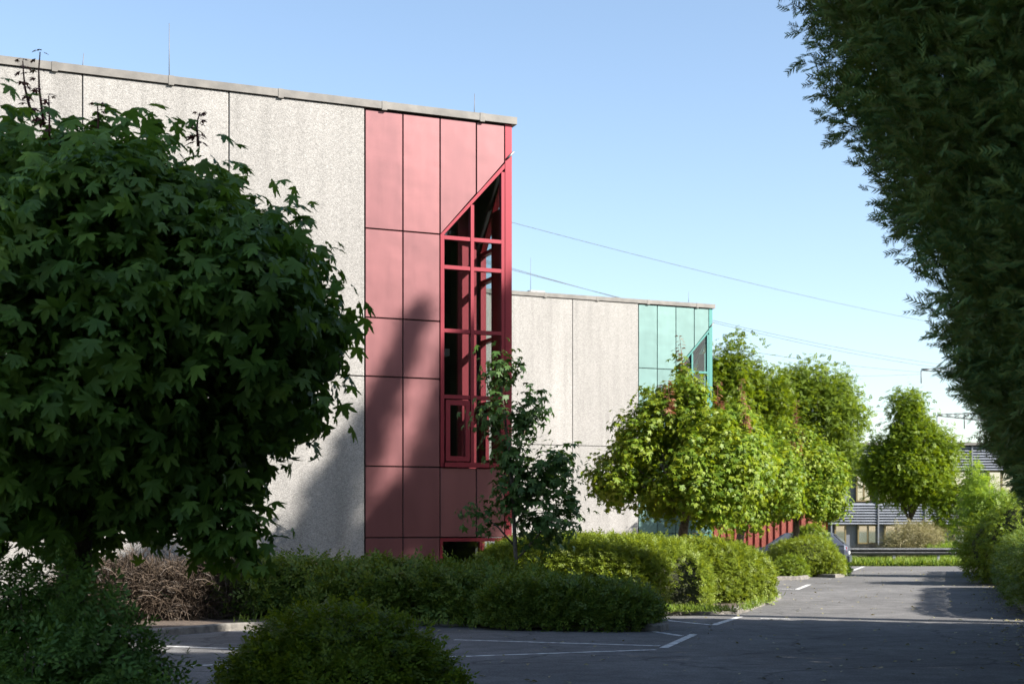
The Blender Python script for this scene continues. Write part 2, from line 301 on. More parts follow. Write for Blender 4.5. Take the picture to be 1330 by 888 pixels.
# ------------------------------------------------------------------ the two office buildings
def facade(fn, bld, m_clad, m_frame, length, front):
    g = .011
    rows = [(.0, 1.42), (1.42, 2.82), (2.82, 4.58), (4.58, 5.73), (5.73, 7.47), (7.47, 9.8)]
    U = [3.11, 2.333, 1.555, .778, .16]
    diag = lambda u: 7.47+(1.555-u)*1.12
    bm = bmesh.new()
    def cell(poly):
        cu = sum(p[0] for p in poly)/len(poly); ch = sum(p[1] for p in poly)/len(poly)
        q = []
        for u, h in poly: q.append((u-g if u > cu else u+g, h-g if h > ch else h+g))
        prism(bm, q, fn, 0, .05)
    for a, b in ((0, 1), (1, 2)):
        for h0, h1 in rows: cell([(U[a], h0), (U[b], h0), (U[b], h1), (U[a], h1)])
    for a, b in ((2, 3), (3, 4)):
        cell([(U[a], diag(U[a])), (U[b], diag(U[b])), (U[b], 9.8), (U[a], 9.8)])
        cell([(U[a], 1.42), (U[b], 1.42), (U[b], 2.82), (U[a], 2.82)])
        cell([(U[a], 0), (U[b], 0), (U[b], .45), (U[a], .45)])
    bmesh.ops.bevel(bm, geom=bm.edges[:], offset=.006, segments=1, affect='EDGES')
    from_bm('cladding', bm, m_clad, bld)
    # backing wall behind the cladding, open at the windows
    bm = bmesh.new(); bk = lambda p: prism(bm, p, fn, .052, .2)
    bk([(3.11, 0), (1.555, 0), (1.555, 9.8), (3.11, 9.8)])
    bk([(1.55, diag(1.55)+.03), (.17, diag(.17)+.03), (.17, 9.8), (1.55, 9.8)])
    bk([(1.55, 1.42), (.17, 1.42), (.17, 2.81), (1.55, 2.81)]); bk([(1.55, 0), (.17, 0), (.17, .44), (1.55, .44)])
    from_bm('backing_wall', bm, M['dark'], bld)
    # tall window with the slanted head
    bm = bmesh.new(); fr = lambda p, d0=-.012, d1=.11: prism(bm, p, fn, d0, d1)
    rect = lambda u0, u1, h0, h1: [(u0, h0), (u1, h0), (u1, h1), (u0, h1)]
    fr(rect(1.548, 1.47, 2.83, 7.47))
    fr([(1.548, 7.472), (1.47, 7.472), (.165, diag(.165)-.11), (.165, diag(.165)-.012), (1.548, diag(1.548)-.012)])
    fr(rect(.235, .165, 2.83, diag(.235)-.11), -.01)
    fr(rect(.905, .835, 2.925, diag(.9)-.09), -.02, .112) if front else fr(rect(.86, .835, 2.925, diag(.86)-.09), -.02, .112)
    if not front: fr(rect(.832, .42, 2.925, diag(.832)-.09), -.004, .1)
    for h in (7.38, 6.79, 5.52, 4.20): fr(rect(1.468, .907 if front else .862, h, h+.075), -.009); fr(rect(.833 if front else .418, .237, h, h+.075), -.009)
    fr(rect(1.468, .237, 2.83, 2.923), -.05)
    win = from_bm('window', bm, m_frame, bld)
    bm = bmesh.new(); prism(bm, [(1.5, 2.9), (.2, 2.9), (.2, diag(.2)-.1), (1.5, diag(1.5)-.1)], fn, .05, .062)
    from_bm('pane', bm, M['glass'], win)
    bm = bmesh.new()
    for r_ in (rect(1.44, 1.35, 2.95, 4.17), rect(1.02, .93, 2.95, 4.17), rect(1.348, 1.022, 2.95, 3.05), rect(1.348, 1.022, 4.07, 4.17)): prism(bm, r_, fn, -.03, .045)
    from_bm('casement', bm, m_frame, win)
    # low window
    bm = bmesh.new()
    for r_ in (rect(1.548, 1.49, .46, 1.41), rect(.225, .165, .46, 1.41), rect(1.488, .227, .46, .53), rect(1.488, .227, 1.34, 1.41), rect(.7, .64, .532, 1.338)): fr(r_, .012, .09)
    lw = from_bm('low_window', bm, m_frame, bld)
    bm = bmesh.new(); prism(bm, rect(1.5, .2, .5, 1.36), fn, .05, .06); from_bm('pane', bm, M['glass'], lw)
    # concrete slabs
    bm = bmesh.new(); u = 3.125; ed = [3.125]
    while u < length-.1: u = min(u+2.653, length); ed.append(u)
    for a, b in zip(ed, ed[1:]):
        for h0, h1 in ((0, 4.57), (4.57, 9.82)): prism(bm, [(a+.009, h0+.009), (b-.009, h0+.009), (b-.009, h1-.009), (a+.009, h1-.009)], fn, -.02, .16)
    bmesh.ops.bevel(bm, geom=bm.edges[:], offset=.012, segments=1, affect='EDGES')
    from_bm('concrete_wall', bm, M['concrete'], bld)
    bm = bmesh.new(); prism(bm, rect(3.13, length, 0, 9.8), fn, .03, .2); from_bm('backing_wall', bm, M['dark'], bld)
    # coping with overlap seams
    bm = bmesh.new(); s0 = -.09 if front else .26
    prism(bm, rect(s0, length, 9.825, 9.97), fn, -.06, .25)
    if front:
        u = .62
        while u < length: prism(bm, rect(u, u+.1, 9.80, 9.975), fn, -.068, .26); u += 2.06
    from_bm('coping', bm, M['coping'], bld)

def building(loc, m_clad, m_frame, label, length, rods, vent=False):
    b = empty('office_building', (*loc, 0), R(22.5), label=label, cat='building', group='concrete office buildings set in a sawtooth row')
    facade(lambda u, d, h: (-u, d, h), b, m_clad, m_frame, length, True)
    facade(lambda u, d, h: (-d, u, h), b, m_clad, m_frame, 14, False)
    bm = bmesh.new(); box(bm, -.155, 0, 0, .155, 0, 9.82); bmesh.ops.bevel(bm, geom=bm.edges[:], offset=.008, segments=2, affect='EDGES')
    from_bm('corner_post', bm, m_frame, b)
    bm = bmesh.new(); box(bm, -length, -.21, .21, 14, 9.6, 9.86); from_bm('roof', bm, M['roof'], b)
    bm = bmesh.new(); box(bm, -length, -length+.2, .21, 13.7, 0, 9.59); from_bm('rear_wall', bm, M['concrete'], b)
    bm = bmesh.new(); box(bm, -length, -.21, 13.72, 13.98, 0, 9.59); from_bm('rear_wall', bm, M['concrete'], b)
    bm = bmesh.new(); box(bm, -.64, -.22, 1.45, 1.52, 2.3, 9.0); from_bm('stair_panel', bm, m_frame, b)
    bm = bmesh.new(); box(bm, -6, -.65, 3.2, 3.3, 0, 9.55); from_bm('inside_wall', bm, M['inside'], b); bm = bmesh.new(); box(bm, -3.0, -2.9, .25, 3.15, 0, 9.55); from_bm('inside_wall', bm, M['inside'], b)
    bm = bmesh.new(); box(bm, -6.5, -.66, 1.9, 3.15, 5.3, 5.45); from_bm('inside_floor', bm, M['inside'], b); bm = bmesh.new(); box(bm, -6.5, -.66, 1.9, 3.15, 2.3, 2.45); from_bm('inside_floor', bm, M['inside'], b)
    bm = bmesh.new(); tube(bm, [(-.11, -.025, 9.12), (.03, -.03, 9.27)], .022, 8); from_bm('gutter_end', bm, M['steel'], b)
    for u, h, lean in rods:
        bm = bmesh.new(); tube(bm, [(-u, .12, 9.9), (-u+lean, .12, 9.9+h)], [.009, .005], 6); from_bm('lightning_rod', bm, M['rod'], b)
    if vent:
        bm = bmesh.new(); box(bm, -6.9, -6.62, 1.0, 1.3, 9.8, 10.1); box(bm, -7.05, -6.45, .9, 1.4, 10.1, 10.2); from_bm('roof_vent', bm, M['steel'], b)
    return b
building((0, 29), M['red'], M['redframe'], 'concrete office building with red panels and a slanted red corner window, nearest', 17,
         [(.78, .5, .01), (6.86, 1.1, 0), (8.42, .35, .03)])
building((7.5, 53.2), M['green'], M['greenframe'], 'concrete office building with turquoise green corner panels, behind the red one', 14,
         [(.95, .5, 0), (7.35, 1.3, 0)], True)

# red ribbed metal wall right of the green building
def ribbed():
    bm = bmesh.new(); n = 20; p = .3; prof = []
    for i in range(n):
        x = i*p; prof += [(x, 0), (x+.13, 0), (x+.17, .07), (x+.26, .07)]
    prof.append((n*p, 0))
    lo = [bm.verts.new((x, y, .1)) for x, y in prof]; hi = [bm.verts.new((x, y, 2.25)) for x, y in prof]
    for i in range(len(prof)-1): bm.faces.new((lo[i], lo[i+1], hi[i+1], hi[i]))
    r = bmesh.ops.solidify(bm, geom=bm.faces[:], thickness=.006)
    return bm
fe = empty('metal_fence', (7.0, 54.9, 0), R(20), label='red ribbed metal fence behind the round trees, right of the green building', cat='fence')
from_bm('ribbed_sheet', ribbed(), mat('red_sheet', (.27, .062, .042), .45, var=.1, vscale=3), fe)
bm = bmesh.new(); box(bm, -.02, 6.02, .08, .16, .0, .1); box(bm, -.02, 6.02, .09, .16, 2.251, 2.33); from_bm('rail', bm, M['steel'], fe)
for i in range(4):
    bm = bmesh.new(); box(bm, i*2-.05, i*2+.05, .165, .26, 0, 2.3); from_bm('post', bm, M['steel'], fe)

# ------------------------------------------------------------------ far slatted building
def far_building():
    d = 88; x0, x1 = gx(1040, d), gx(1420, d); H = hy(577, d)
    b = empty('slatted_building', (x0, d, 0), label='long two storey grey office block with horizontal slats beyond the guardrail', cat='building')
    L = x1-x0; z = lambda y: hy(y, d)
    wall = mat('far_wall', (.11, .12, .145), .7); slat = mat('grey_slat', (.15, .165, .195), .6, 0, var=.1, vscale=2)
    bm = bmesh.new(); box(bm, 0, L, .4, 14, 0, H-.05); from_bm('wall', bm, wall, b)
    bm = bmesh.new(); box(bm, -.1, L+.1, -.15, 14.2, H-.05, H+.12); from_bm('roof', bm, M['coping'], b)
    bm = bmesh.new()
    for a, c in ((z(610), z(579)), (z(680), z(652))):
        k = a
        while k < c-.05:
            v = [bm.verts.new(p) for p in ((0, -.02, k), (L, -.02, k), (L, .10, k+.125), (0, .10, k+.125))]; bm.faces.new(v)
            v = [bm.verts.new(p) for p in ((0, -.02, k), (L, -.02, k), (L, .1, k-.01), (0, .1, k-.01))]; bm.faces.new(v)
            k += .165
    from_bm('slats', bm, slat, b, recalc=False)
    bm = bmesh.new(); k = 1.9
    while k < L: box(bm, k-.04, k+.04, -.05, .39, 0, H-.06); k += 2.9
    from_bm('mullions', bm, mat('far_mullion', (.13, .14, .16), .5), b)
    blind = mat('white_blind', (.74, .78, .84), .7); ochre = mat('ochre_frame', (.13, .10, .04), .5)
    wins = [(1078, 1092, 652, 610, 0), (1113, 1133, 651, 611, 1), (1139, 1160, 651, 611, 1), (1170, 1196, 651, 611, 1), (1203, 1231, 651, 611, 1), (1240, 1275, 651, 611, 1), (1285, 1320, 651, 611, 1),
            (1085, 1100, 706, 681, 0), (1115, 1142, 706, 681, 1), (1150, 1180, 706, 681, 0), (1190, 1222, 706, 681, 0), (1240, 1270, 706, 681, 1)]
    for a, c, y0, y1, lit in wins:
        u0, u1, h0, h1 = gx(a, d)-x0, gx(c, d)-x0, z(y0), z(y1)
        bm = bmesh.new(); box(bm, u0, u0+.09, .2, .36, h0, h1); box(bm, u1-.09, u1, .2, .36, h0, h1); box(bm, u0+.09, u1-.09, .2, .36, h1-.09, h1); box(bm, u0+.09, u1-.09, .2, .36, h0, h0+.09)
        if c-a > 18: m_ = (u0+u1)/2; box(bm, m_-.05, m_+.05, .2, .36, h0+.09, h1-.09)
        wf = from_bm('window', bm, ochre, b)
        if lit:
            bm = bmesh.new(); box(bm, u0+.09, u1-.09, .34, .38, h0+.09, h1-.1); from_bm('blind', bm, blind, wf)
        bm = bmesh.new(); box(bm, u0+.09, u1-.09, .26, .27, h0+.09, h1-.09); from_bm('pane', bm, M['mirrorglass'], wf)
far_building()

# ------------------------------------------------------------------ guardrail
gr = empty('guardrail', (gx(1092, 60.9), 60.9, 0), label='galvanised guardrail across the end of the road', cat='guardrail')
Lg = gx(1275, 60.9)-gx(1092, 60.9)
bm = bmesh.new(); prof = [(0, .46), (-.03, .48), (-.075, .53), (-.075, .56), (-.02, .60), (-.02, .63), (-.075, .67), (-.075, .70), (-.03, .75), (0, .77)]
a = [bm.verts.new((0, y, z)) for y, z in prof]; b = [bm.verts.new((Lg, y, z)) for y, z in prof]
for i in range(len(prof)-1): bm.faces.new((a[i], a[i+1], b[i+1], b[i]))
bmesh.ops.solidify(bm, geom=bm.faces[:], thickness=.006); from_bm('rail', bm, M['steel'], gr)
k = .4
while k < Lg:
    bm = bmesh.new(); box(bm, k-.05, k+.05, .012, .11, 0, .7); from_bm('post', bm, M['steel'], gr); k += 1.9

# ------------------------------------------------------------------ car (nose away to the left, rear at the kerb line)
def car():
    c = empty('parked_car', (*rd(-5.5, 55.0), 0), -RA, label='dark blue grey estate car parked behind the clipped bushes', cat='car')
    body = mat('car_paint', (.07, .08, .11), .25, .3); gl_ = mat('car_glass', (.10, .12, .15), .05, 0, 1.0); blk = mat('car_black', (.02, .02, .02), .6)
    # local: +x = rear, y across, lengthwise sections (x, half width bottom/top, z bottom, z belt)
    secs = [(-2.15, .60, .40, .62), (-2.05, .78, .27, .72), (-1.5, .86, .22, .84), (-.8, .88, .20, .93), (.4, .89, .20, .96), (1.5, .88, .22, .98), (1.98, .84, .28, .98), (2.1, .76, .36, .93)]
    bm = bmesh.new(); rings = []
    for x, wd, z0, z1 in secs:
        pr = [(-wd*.93, z0), (-wd, z0+.15), (-wd, z1-.16), (-wd*.95, z1), (wd*.95, z1), (wd, z1-.16), (wd, z0+.15), (wd*.93, z0)]
        rings.append([bm.verts.new((x, y, z)) for y, z in pr])
    for p, q in zip(rings, rings[1:]):
        for i in range(8): bm.faces.new((p[i], p[(i+1) % 8], q[(i+1) % 8], q[i]))
    bm.faces.new(rings[0]); bm.faces.new(rings[-1][::-1]); from_bm('body', bm, body, c)
    cab = [(-.95, .80, .93, .95), (-.25, .66, .95, 1.42), (.5, .66, .95, 1.48), (1.45, .64, .97, 1.45), (1.98, .72, .95, .99)]
    bm = bmesh.new(); rings = []
    for x, wd, z0, z1 in cab:
        rings.append([bm.verts.new((x, y, z)) for y, z in ((-.83, z0), (-wd, z1-.03), (-wd*.9, z1), (wd*.9, z1), (wd, z1-.03), (.83, z0))])
    for p, q in zip(rings, rings[1:]):
        for i in range(5): bm.faces.new((p[i], p[i+1], q[i+1], q[i]))
    from_bm('cabin', bm, body, c)
    for s in (-1, 1):
        for xa, xb, xc, xd in ((-.72, -.2, .42, .42), (.5, .5, 1.35, 1.7)):
            bm = bmesh.new(); top = 1.40
            P = [(xa, s*.835, 1.0), (xd, s*.835, 1.0), (xc, s*.695, top), (xb, s*.695, top)]
            v0 = [bm.verts.new((x, y+s*.006, z)) for x, y, z in P]; v1 = [bm.verts.new((x, y-s*.004, z)) for x, y, z in P]
            bm.faces.new(v0); bm.faces.new(v1[::-1])
            for i in range(4): bm.faces.new((v0[i], v0[(i+1) % 4], v1[(i+1) % 4], v1[i]))
            from_bm('side_window', bm, gl_, c)
        bm = bmesh.new(); box(bm, 1.95, 2.075, s*.60-.14+s*.04, s*.60+.14+s*.04, .72, .92); from_bm('tail_light', bm, mat('tail_red', (.5, .01, .01), .2), c)
        bm = bmesh.new(); box(bm, -2.12, -1.98, s*.58-.14, s*.58+.14, .56, .70); from_bm('headlight', bm, mat('lamp_clear', (.6, .6, .62), .1), c)
        for x in (-1.32, 1.3):
            bm = bmesh.new()
            bmesh.ops.create_cone(bm, cap_ends=True, segments=24, radius1=.32, radius2=.32, depth=.2, matrix=Matrix.Translation((x, s*.81, .32)) @ Matrix.Rotation(R(90), 4, 'X'))
            wh = from_bm('wheel', bm, blk, c)
            bm = bmesh.new(); bmesh.ops.create_cone(bm, cap_ends=True, segments=18, radius1=.2, radius2=.17, depth=.03, matrix=Matrix.Translation((x, s*.92, .32)) @ Matrix.Rotation(R(90*s), 4, 'X'))
            from_bm('rim', bm, M['steel'], wh)
    bm = bmesh.new(); v = [bm.verts.new(p) for p in ((1.535, -.58, 1.39), (1.535, .58, 1.39), (1.94, .66, 1.035), (1.94, -.66, 1.035))]
    for q in v: q.co.x += .03; q.co.z += .012
    bm.faces.new(v); bmesh.ops.solidify(bm, geom=bm.faces[:], thickness=.01); from_bm('rear_window', bm, gl_, c)
    bm = bmesh.new(); box(bm, 1.9, 2.17, -.78, .78, .36, .58); from_bm('bumper', bm, body, c)
    bm = bmesh.new(); box(bm, 2.1, 2.125, -.26, .26, .64, .75); from_bm('number_plate', bm, mat('plate', (.7, .7, .68), .4), c)
car()

# ------------------------------------------------------------------ pylon and power lines
PY = Vector((gx(1288, 260), 260, 0)); H1, H2, H3 = hy(541, 260), hy(482, 260), hy(425, 260)
def lattice(bm, p, q, wd0, wd1, n, r):
    p, q = Vector(p), Vector(q); d = (q-p).normalized(); a = d.cross(Vector((0, 1, 0))).normalized(); b = d.cross(a)
    pts = []
    for i in range(n+1):
        f = i/n; c = p.lerp(q, f); wv = wd0+(wd1-wd0)*f
        pts.append([c+a*sx*wv+b*sy*wv for sx, sy in ((-1, -1), (1, -1), (1, 1), (-1, 1))])
    for i in range(n):
        for k in range(4):
            tube(bm, [pts[i][k], pts[i+1][k]], r, 4); tube(bm, [pts[i][k], pts[i+1][(k+1) % 4]], r*.7, 4); tube(bm, [pts[i][(k+1) % 4], pts[i+1][k]], r*.7, 4)
pyl = empty('pylon', PY, label='steel lattice pylon standing far off, mostly hidden by the dark conifers', cat='pylon')
bm = bmesh.new(); lattice(bm, (0, 0, 0), (0, 0, H3+4), 2.6, .4, 12, .09); from_bm('tower', bm, M['rod'], pyl)
ends = []
for h, l in ((H1, 10.0), (H2, 12.9), (H3, 9)):
    for s in (-1, 1):
        bm = bmesh.new(); lattice(bm, (s*.9, 0, h), (s*l, 0, h+.3), .75, .12, 6, .06)
        am = from_bm('crossarm', bm, M['rod'], pyl)
        for k in (1, .5) if l < 11 else (1,):
            bm = bmesh.new(); tube(bm, [(s*l*k, 0, h+.2), (s*l*k, 0, h-2.2)], .1, 6)
            from_bm('insulator', bm, M['rod'], am)
def wire(name, p, q, sag, r, label):
    bm = bmesh.new(); n = 40; p, q = Vector(p), Vector(q)
    tube(bm, [p.lerp(q, i/n)-Vector((0, 0, 4*sag*(i/n)*(1-i/n))) for i in range(n+1)], r, 5)
    return tag(from_bm(name, bm, mat('wire', (.06, .065, .07), .7), smooth=True), label, 'power line', 'power lines crossing the sky')
def at(px, y, d): return Vector((gx(px, d), d, hy(y, d)))
for a, b, sag, lab in (
    ((430, 225, 120), (1240, 424, 260), .9, 'topmost thin power line over the grey building, sloping down to the right'),
    ((500, 300, 120), (1240, 480, 260), 1.5, 'power line that drops behind the roof of the green panelled building'),
    ((560, 322, 120), (1245, 476, 262), 1.2, 'power line leaving the roof corner of the green panelled building'),
    ((560, 378, 120), (1195, 483, 259), 1.0, 'power line just above the broad tree tops, ending at the pylon arm'),
    ((500, 430, 150), (1215, 541, 259), 1.0, 'lower power line running to the pylon crossarm above the slatted block'),
    ((640, 465, 160), (1195, 486, 262), 1.0, 'faint flattest power line behind the broad tree tops')):
    wire('power_line', at(*a), at(*b), sag, .028, lab)

# ------------------------------------------------------------------ foliage engine
def nrm(a): return a/np.maximum(1e-9, np.linalg.norm(a, axis=-1, keepdims=True))
class Noise:
    def __init__(s, seed, freq, n=10):
        r = np.random.default_rng(seed); s.k = r.normal(size=(n, 3))*freq; s.p = r.uniform(0, 6.28, n)
    def __call__(s, P): return np.sin(P@s.k.T+s.p).mean(axis=1)*2
def leaves(name, T, pos, normal, tip, size, m, parent=None):
    tv, tf = T; N = len(pos); z = nrm(normal); y = nrm(tip-z*(tip*z).sum(1, keepdims=True)); x = np.cross(y, z)
    size = np.broadcast_to(np.asarray(size, float).reshape(-1, 1, 1) if np.ndim(size) else np.full((1, 1, 1), size), (N, 1, 1))
    V = pos[:, None, :]+size*(tv[None, :, 0:1]*x[:, None, :]+tv[None, :, 1:2]*y[:, None, :]+tv[None, :, 2:3]*z[:, None, :])
    nv = len(tv); Fc = (tf[None]+(np.arange(N)*nv)[:, None, None]).reshape(-1)
    me = bpy.data.meshes.new(name); me.vertices.add(N*nv); me.vertices.foreach_set('co', V.reshape(-1).astype(np.float32))
    nf = N*len(tf); me.loops.add(nf*3); me.loops.foreach_set('vertex_index', Fc.astype(np.int32))
    me.polygons.add(nf); me.polygons.foreach_set('loop_start', np.arange(0, nf*3, 3, dtype=np.int32))
    me.update(calc_edges=True)
    return link(name, me, m, parent)
def maple_tmpl(fine=True):
    half = [(0, 1.0), (9, .80), (13, .66), (19, .70), (24, .50), (30, .42), (36, .58), (41, .80), (50, .95), (57, .72), (66, .66), (75, .46), (84, .40), (92, .58), (104, .70), (116, .48), (135, .36), (168, .20)] if fine else \
           [(0, 1.0), (14, .66), (29, .42), (50, .95), (64, .62), (82, .40), (104, .70), (130, .38), (170, .18)]
    ang = [(a, r) for a, r in half]+[(-a, r) for a, r in half[:0:-1]]
    v = [(0, 0, 0)]+[(r*math.sin(R(a)), r*math.cos(R(a)), -.22*r*r+(.06 if abs(a) in (29, 30, 82, 84) else 0)) for a, r in ang]
    n = len(ang); f = [(0, 1+i, 1+(i+1) % n) for i in range(n)]
    return np.array(v, float)*.62, np.array(f)
def oval_tmpl(wd=.3):
    v = [(0, 0, 0), (-wd, .35, .07), (0, .4, -.02), (wd, .35, .07), (-wd*.6, .75, .02), (0, .8, -.05), (wd*.6, .75, .02), (0, 1.05, -.15)]
    f = [(0, 2, 1), (0, 3, 2), (1, 2, 4), (2, 5, 4), (2, 3, 6), (2, 6, 5), (4, 5, 7), (5, 6, 7)]
    return np.array(v, float), np.array(f)
def sprig_tmpl(n=7, wd=.30, ll=.30, seed=1, stem=True):
    r = random.Random(seed); v = []; f = []
    def leaf(px, py, pz, ang, l):
        b = len(v); c, s = math.sin(ang), math.cos(ang); lift = r.uniform(-.08, .12)
        for a, q, h in ((0, 0, 0), (.5, -wd*.5, .02), (1, 0, -.04), (.5, wd*.5, .02)):
            v.append((px+l*(a*c+q*s), py+l*(a*s-q*c), pz+l*h+a*lift*l*2))
        f.append((b, b+1, b+2)); f.append((b, b+2, b+3))
    for i in range(n-1):
        t = .08+.82*i/(n-1); leaf(0, t, r.uniform(-.03, .03), (1 if i % 2 else -1)*r.uniform(.7, 1.25), ll*r.uniform(.8, 1.15)*(1.1-.35*t))
    leaf(0, .85, 0, r.uniform(-.2, .2), ll*.9)
    if stem:
        b = len(v); v += [(-.008, 0, 0), (.008, 0, 0), (0, .95, 0)]; f.append((b, b+1, b+2))
    return np.array(v, float), np.array(f)
def frond_tmpl(seed=3):
    r = random.Random(seed); v = []; f = []
    def spike(x0, y0, ang, l, wd):
        b = len(v); c, s = math.sin(ang), math.cos(ang); q = r.uniform(-.12, .12)
        v.extend([(x0-wd*s, y0+wd*c, 0), (x0+wd*s, y0-wd*c, 0), (x0+l*c*.6+wd*s*.8, y0+l*s*.6-wd*c*.8, q*l*.6), (x0+l*c, y0+l*s, q*l-.06)]); f.extend([(b, b+1, b+2), (b, b+2, b+3)])
    spike(0, 0, 0, 1.0, .028)
    for i in range(5):
        t = .08+.8*i/5; l = (.42*(1-t)+.14)*r.uniform(.8, 1.2)
        for s in (-1, 1): spike(0, t+r.uniform(-.03, .03), s*r.uniform(.5, .8), l, .034)
    return np.array(v, float), np.array(f)
T_MAPLE, T_MAPLO = maple_tmpl(True), maple_tmpl(False)
T_OVAL, T_SPRIG, T_FROND = oval_tmpl(), sprig_tmpl(8, .5, .32), frond_tmpl()
T_SPRIG2 = sprig_tmpl(9, .42, .26, 5)
T_FEATHER = sprig_tmpl(9, .32, .42, 9)
T_BUNCH = sprig_tmpl(10, .6, .40, 12, False)
T_BLADE = (np.array([(-.04, 0, 0), (.04, 0, 0), (.02, .6, .05), (0, 1, .25)], float), np.array([(0, 1, 2), (0, 2, 3)]))
def twig_tmpl():
    v = []; f = []
    def seg(pts, wd):
        b = len(v)
        for i, p in enumerate(pts):
            q = wd*(1-.6*i/(len(pts)-1)); v.extend([(p[0]-q, p[1], p[2]), (p[0]+q, p[1], p[2]+q)])
        for i in range(len(pts)-1): f.extend([(b+2*i, b+2*i+1, b+2*i+3), (b+2*i, b+2*i+3, b+2*i+2)])
    seg([(0, 0, 0), (.05, .35, .1), (.02, .7, .12), (-.06, 1, 0)], .016); seg([(.05, .35, .1), (.2, .55, .2), (.26, .8, .12)], .011); seg([(.02, .6, .12), (-.16, .75, .1), (-.22, .95, .2)], .01)
    return np.array(v, float), np.array(f)
T_TWIG = twig_tmpl()

def ell_sample(ells, n, depth=.3, seed=0, lump=.1, lfreq=1.6, bottom=None):
    """points near the skin of a union of ellipsoids (center, radii), with their outward normals"""
    r = np.random.default_rng(seed); nz = Noise(seed+1, lfreq)
    ar = np.array([(e[1][0]*e[1][1]+e[1][1]*e[1][2]+e[1][0]*e[1][2]) for e in ells]); ar /= ar.sum()
    P = []; Nn = []; got = 0
    while got < n:
        k = r.choice(len(ells), n, p=ar); d = nrm(r.normal(size=(n, 3)))
        c = np.array([ells[i][0] for i in k], float); rad = np.array([ells[i][1] for i in k], float)
        f = 1-depth*r.random(n)**1.5
        p = c+rad*d*f[:, None]; p = c+(p-c)*(1+lump*nz(c+rad*d))[:, None]; nn = nrm(d/rad)
        keep = np.ones(n, bool)
        for i, (ec, er) in enumerate(ells):
            q = np.sqrt((((p-np.array(ec))/np.array(er))**2).sum(1)); keep &= ~((q < 1-depth*1.15) & (k != i))
        if bottom is not None: keep &= p[:, 2] > bottom
        P.append(p[keep]); Nn.append(nn[keep]); got += keep.sum()
    return np.concatenate(P)[:n], np.concatenate(Nn)[:n]
def clusters(P, Nn, per, rad, seed, out=.3):
    r = np.random.default_rng(seed); n = len(P)
    k = np.repeat(np.arange(n), per); off = r.normal(size=(n*per, 3))*rad
    p = P[k]+off+Nn[k]*(r.random((n*per, 1))-.4)*out; nn = nrm(Nn[k]+off/rad*.45)
    return p, nn
UP = np.array([0, 0, 1.0])

def sublumps(ells, n, r0, r1, seed, ups=0, low=None):
    r = np.random.default_rng(seed); P, Nn = ell_sample(ells, n, .12, seed+9, .08, 2.0)
    out = []
    for p, q in zip(P, Nn):
        k = r.uniform(r0, r1)*(1 if q[2] > -.3 else .8); out.append((tuple(p+q*(-.35*k)), (k, k, k*r.uniform(.75, 1.0))))
    for p, q in list(zip(P, Nn)):
        if ups and q[2] > .55:
            k = r.uniform(r0, r1)*.55; out.append((tuple(p+np.array([0, 0, k*.9])), (k*.7, k*.7, k*1.9))); ups -= 1
    return out
def maple_crown(name, ells, ncl, per, size, m, parent, seed, fine, crad=.17, lump=.14, depth=.35):
    r = np.random.default_rng(seed)
    P, Nn = ell_sample(ells, ncl, depth, seed, lump, 2.2)
    p, nn = clusters(P, Nn, per, crad, seed+5, .25)
    nn = nrm(nn*.75+UP*.45+r.normal(size=p.shape)*.33)
    tip = nn*.4+np.stack([nn[:, 0], nn[:, 1], -0.9-0*nn[:, 2]], 1)+r.normal(size=p.shape)*.45
    return leaves(name, T_MAPLE if fine else T_MAPLO, p, nn, tip, size*r.uniform(.6, 1.25, len(p)), m, parent)
def shoot(parent, base, h, m, leafsize, seed, lean=(0, 0), n=9, fine=False):
    r = np.random.default_rng(seed); bm = bmesh.new()
    pts = [Vector(base)+Vector((lean[0]*t+.012*math.sin(t*4+seed), lean[1]*t+.01*math.cos(t*5), h*t)) for t in (0, .25, .5, .75, 1)]
    tube(bm, pts, [.012, .01, .008, .006, .004], 5); o = from_bm('young_shoot', bm, m, parent, smooth=True)
    P = []; Nn = []; Tp = []; Sz = []
    for i in range(n):
        t = .1+.9*i/(n-1); j = min(3, int(t*4)); c = np.array(pts[j].lerp(pts[j+1], t*4-j))
        for k in range(2 if t < .97 else 4):
            a = r.uniform(0, 6.28)+k*math.pi; d = np.array([math.cos(a), math.sin(a), .1]); P.append(c+d*leafsize*.35); Nn.append(UP+d*.3+r.normal(size=3)*.25); Tp.append(d-UP*.35); Sz.append(leafsize*(1.1-.65*t)*r.uniform(.8, 1.2))
    leaves('shoot_leaves', T_MAPLE if fine else T_MAPLO, np.array(P), np.array(Nn), np.array(Tp), np.array(Sz), m, o)
def trunk(parent, base_r, top, ells, seed, limbs=9, m='bark', bend=.05):
    r = random.Random(seed); bm = bmesh.new()
    pts = [(bend*math.sin(i*1.3+seed), bend*math.cos(i*1.7), top*i/5) for i in range(6)]; pts[0] = (0, 0, -.05)
    tube(bm, pts, [base_r*1.35, base_r*1.05, base_r*.98, base_r*.92, base_r*.85, base_r*.7], 12)
    tp = Vector(pts[-1])
    for i in range(limbs):
        c, rad = ells[r.randrange(len(ells))]; a = r.uniform(0, 6.28); e = r.uniform(.1, 1.0)
        q = Vector((c[0]+rad[0]*.75*math.cos(a)*math.cos(e), c[1]+rad[1]*.75*math.sin(a)*math.cos(e), c[2]+rad[2]*.75*math.sin(e)))
        mid = tp.lerp(q, .5)+Vector((r.uniform(-.1, .1), r.uniform(-.1, .1), .12*(q-tp).length*.5))
        tube(bm, [tp+Vector((0, 0, -.1)), tp.lerp(mid, .5), mid, q], [base_r*.45, base_r*.35, base_r*.22, base_r*.07], 7)
    return from_bm('trunk', bm, M[m], parent, smooth=True)

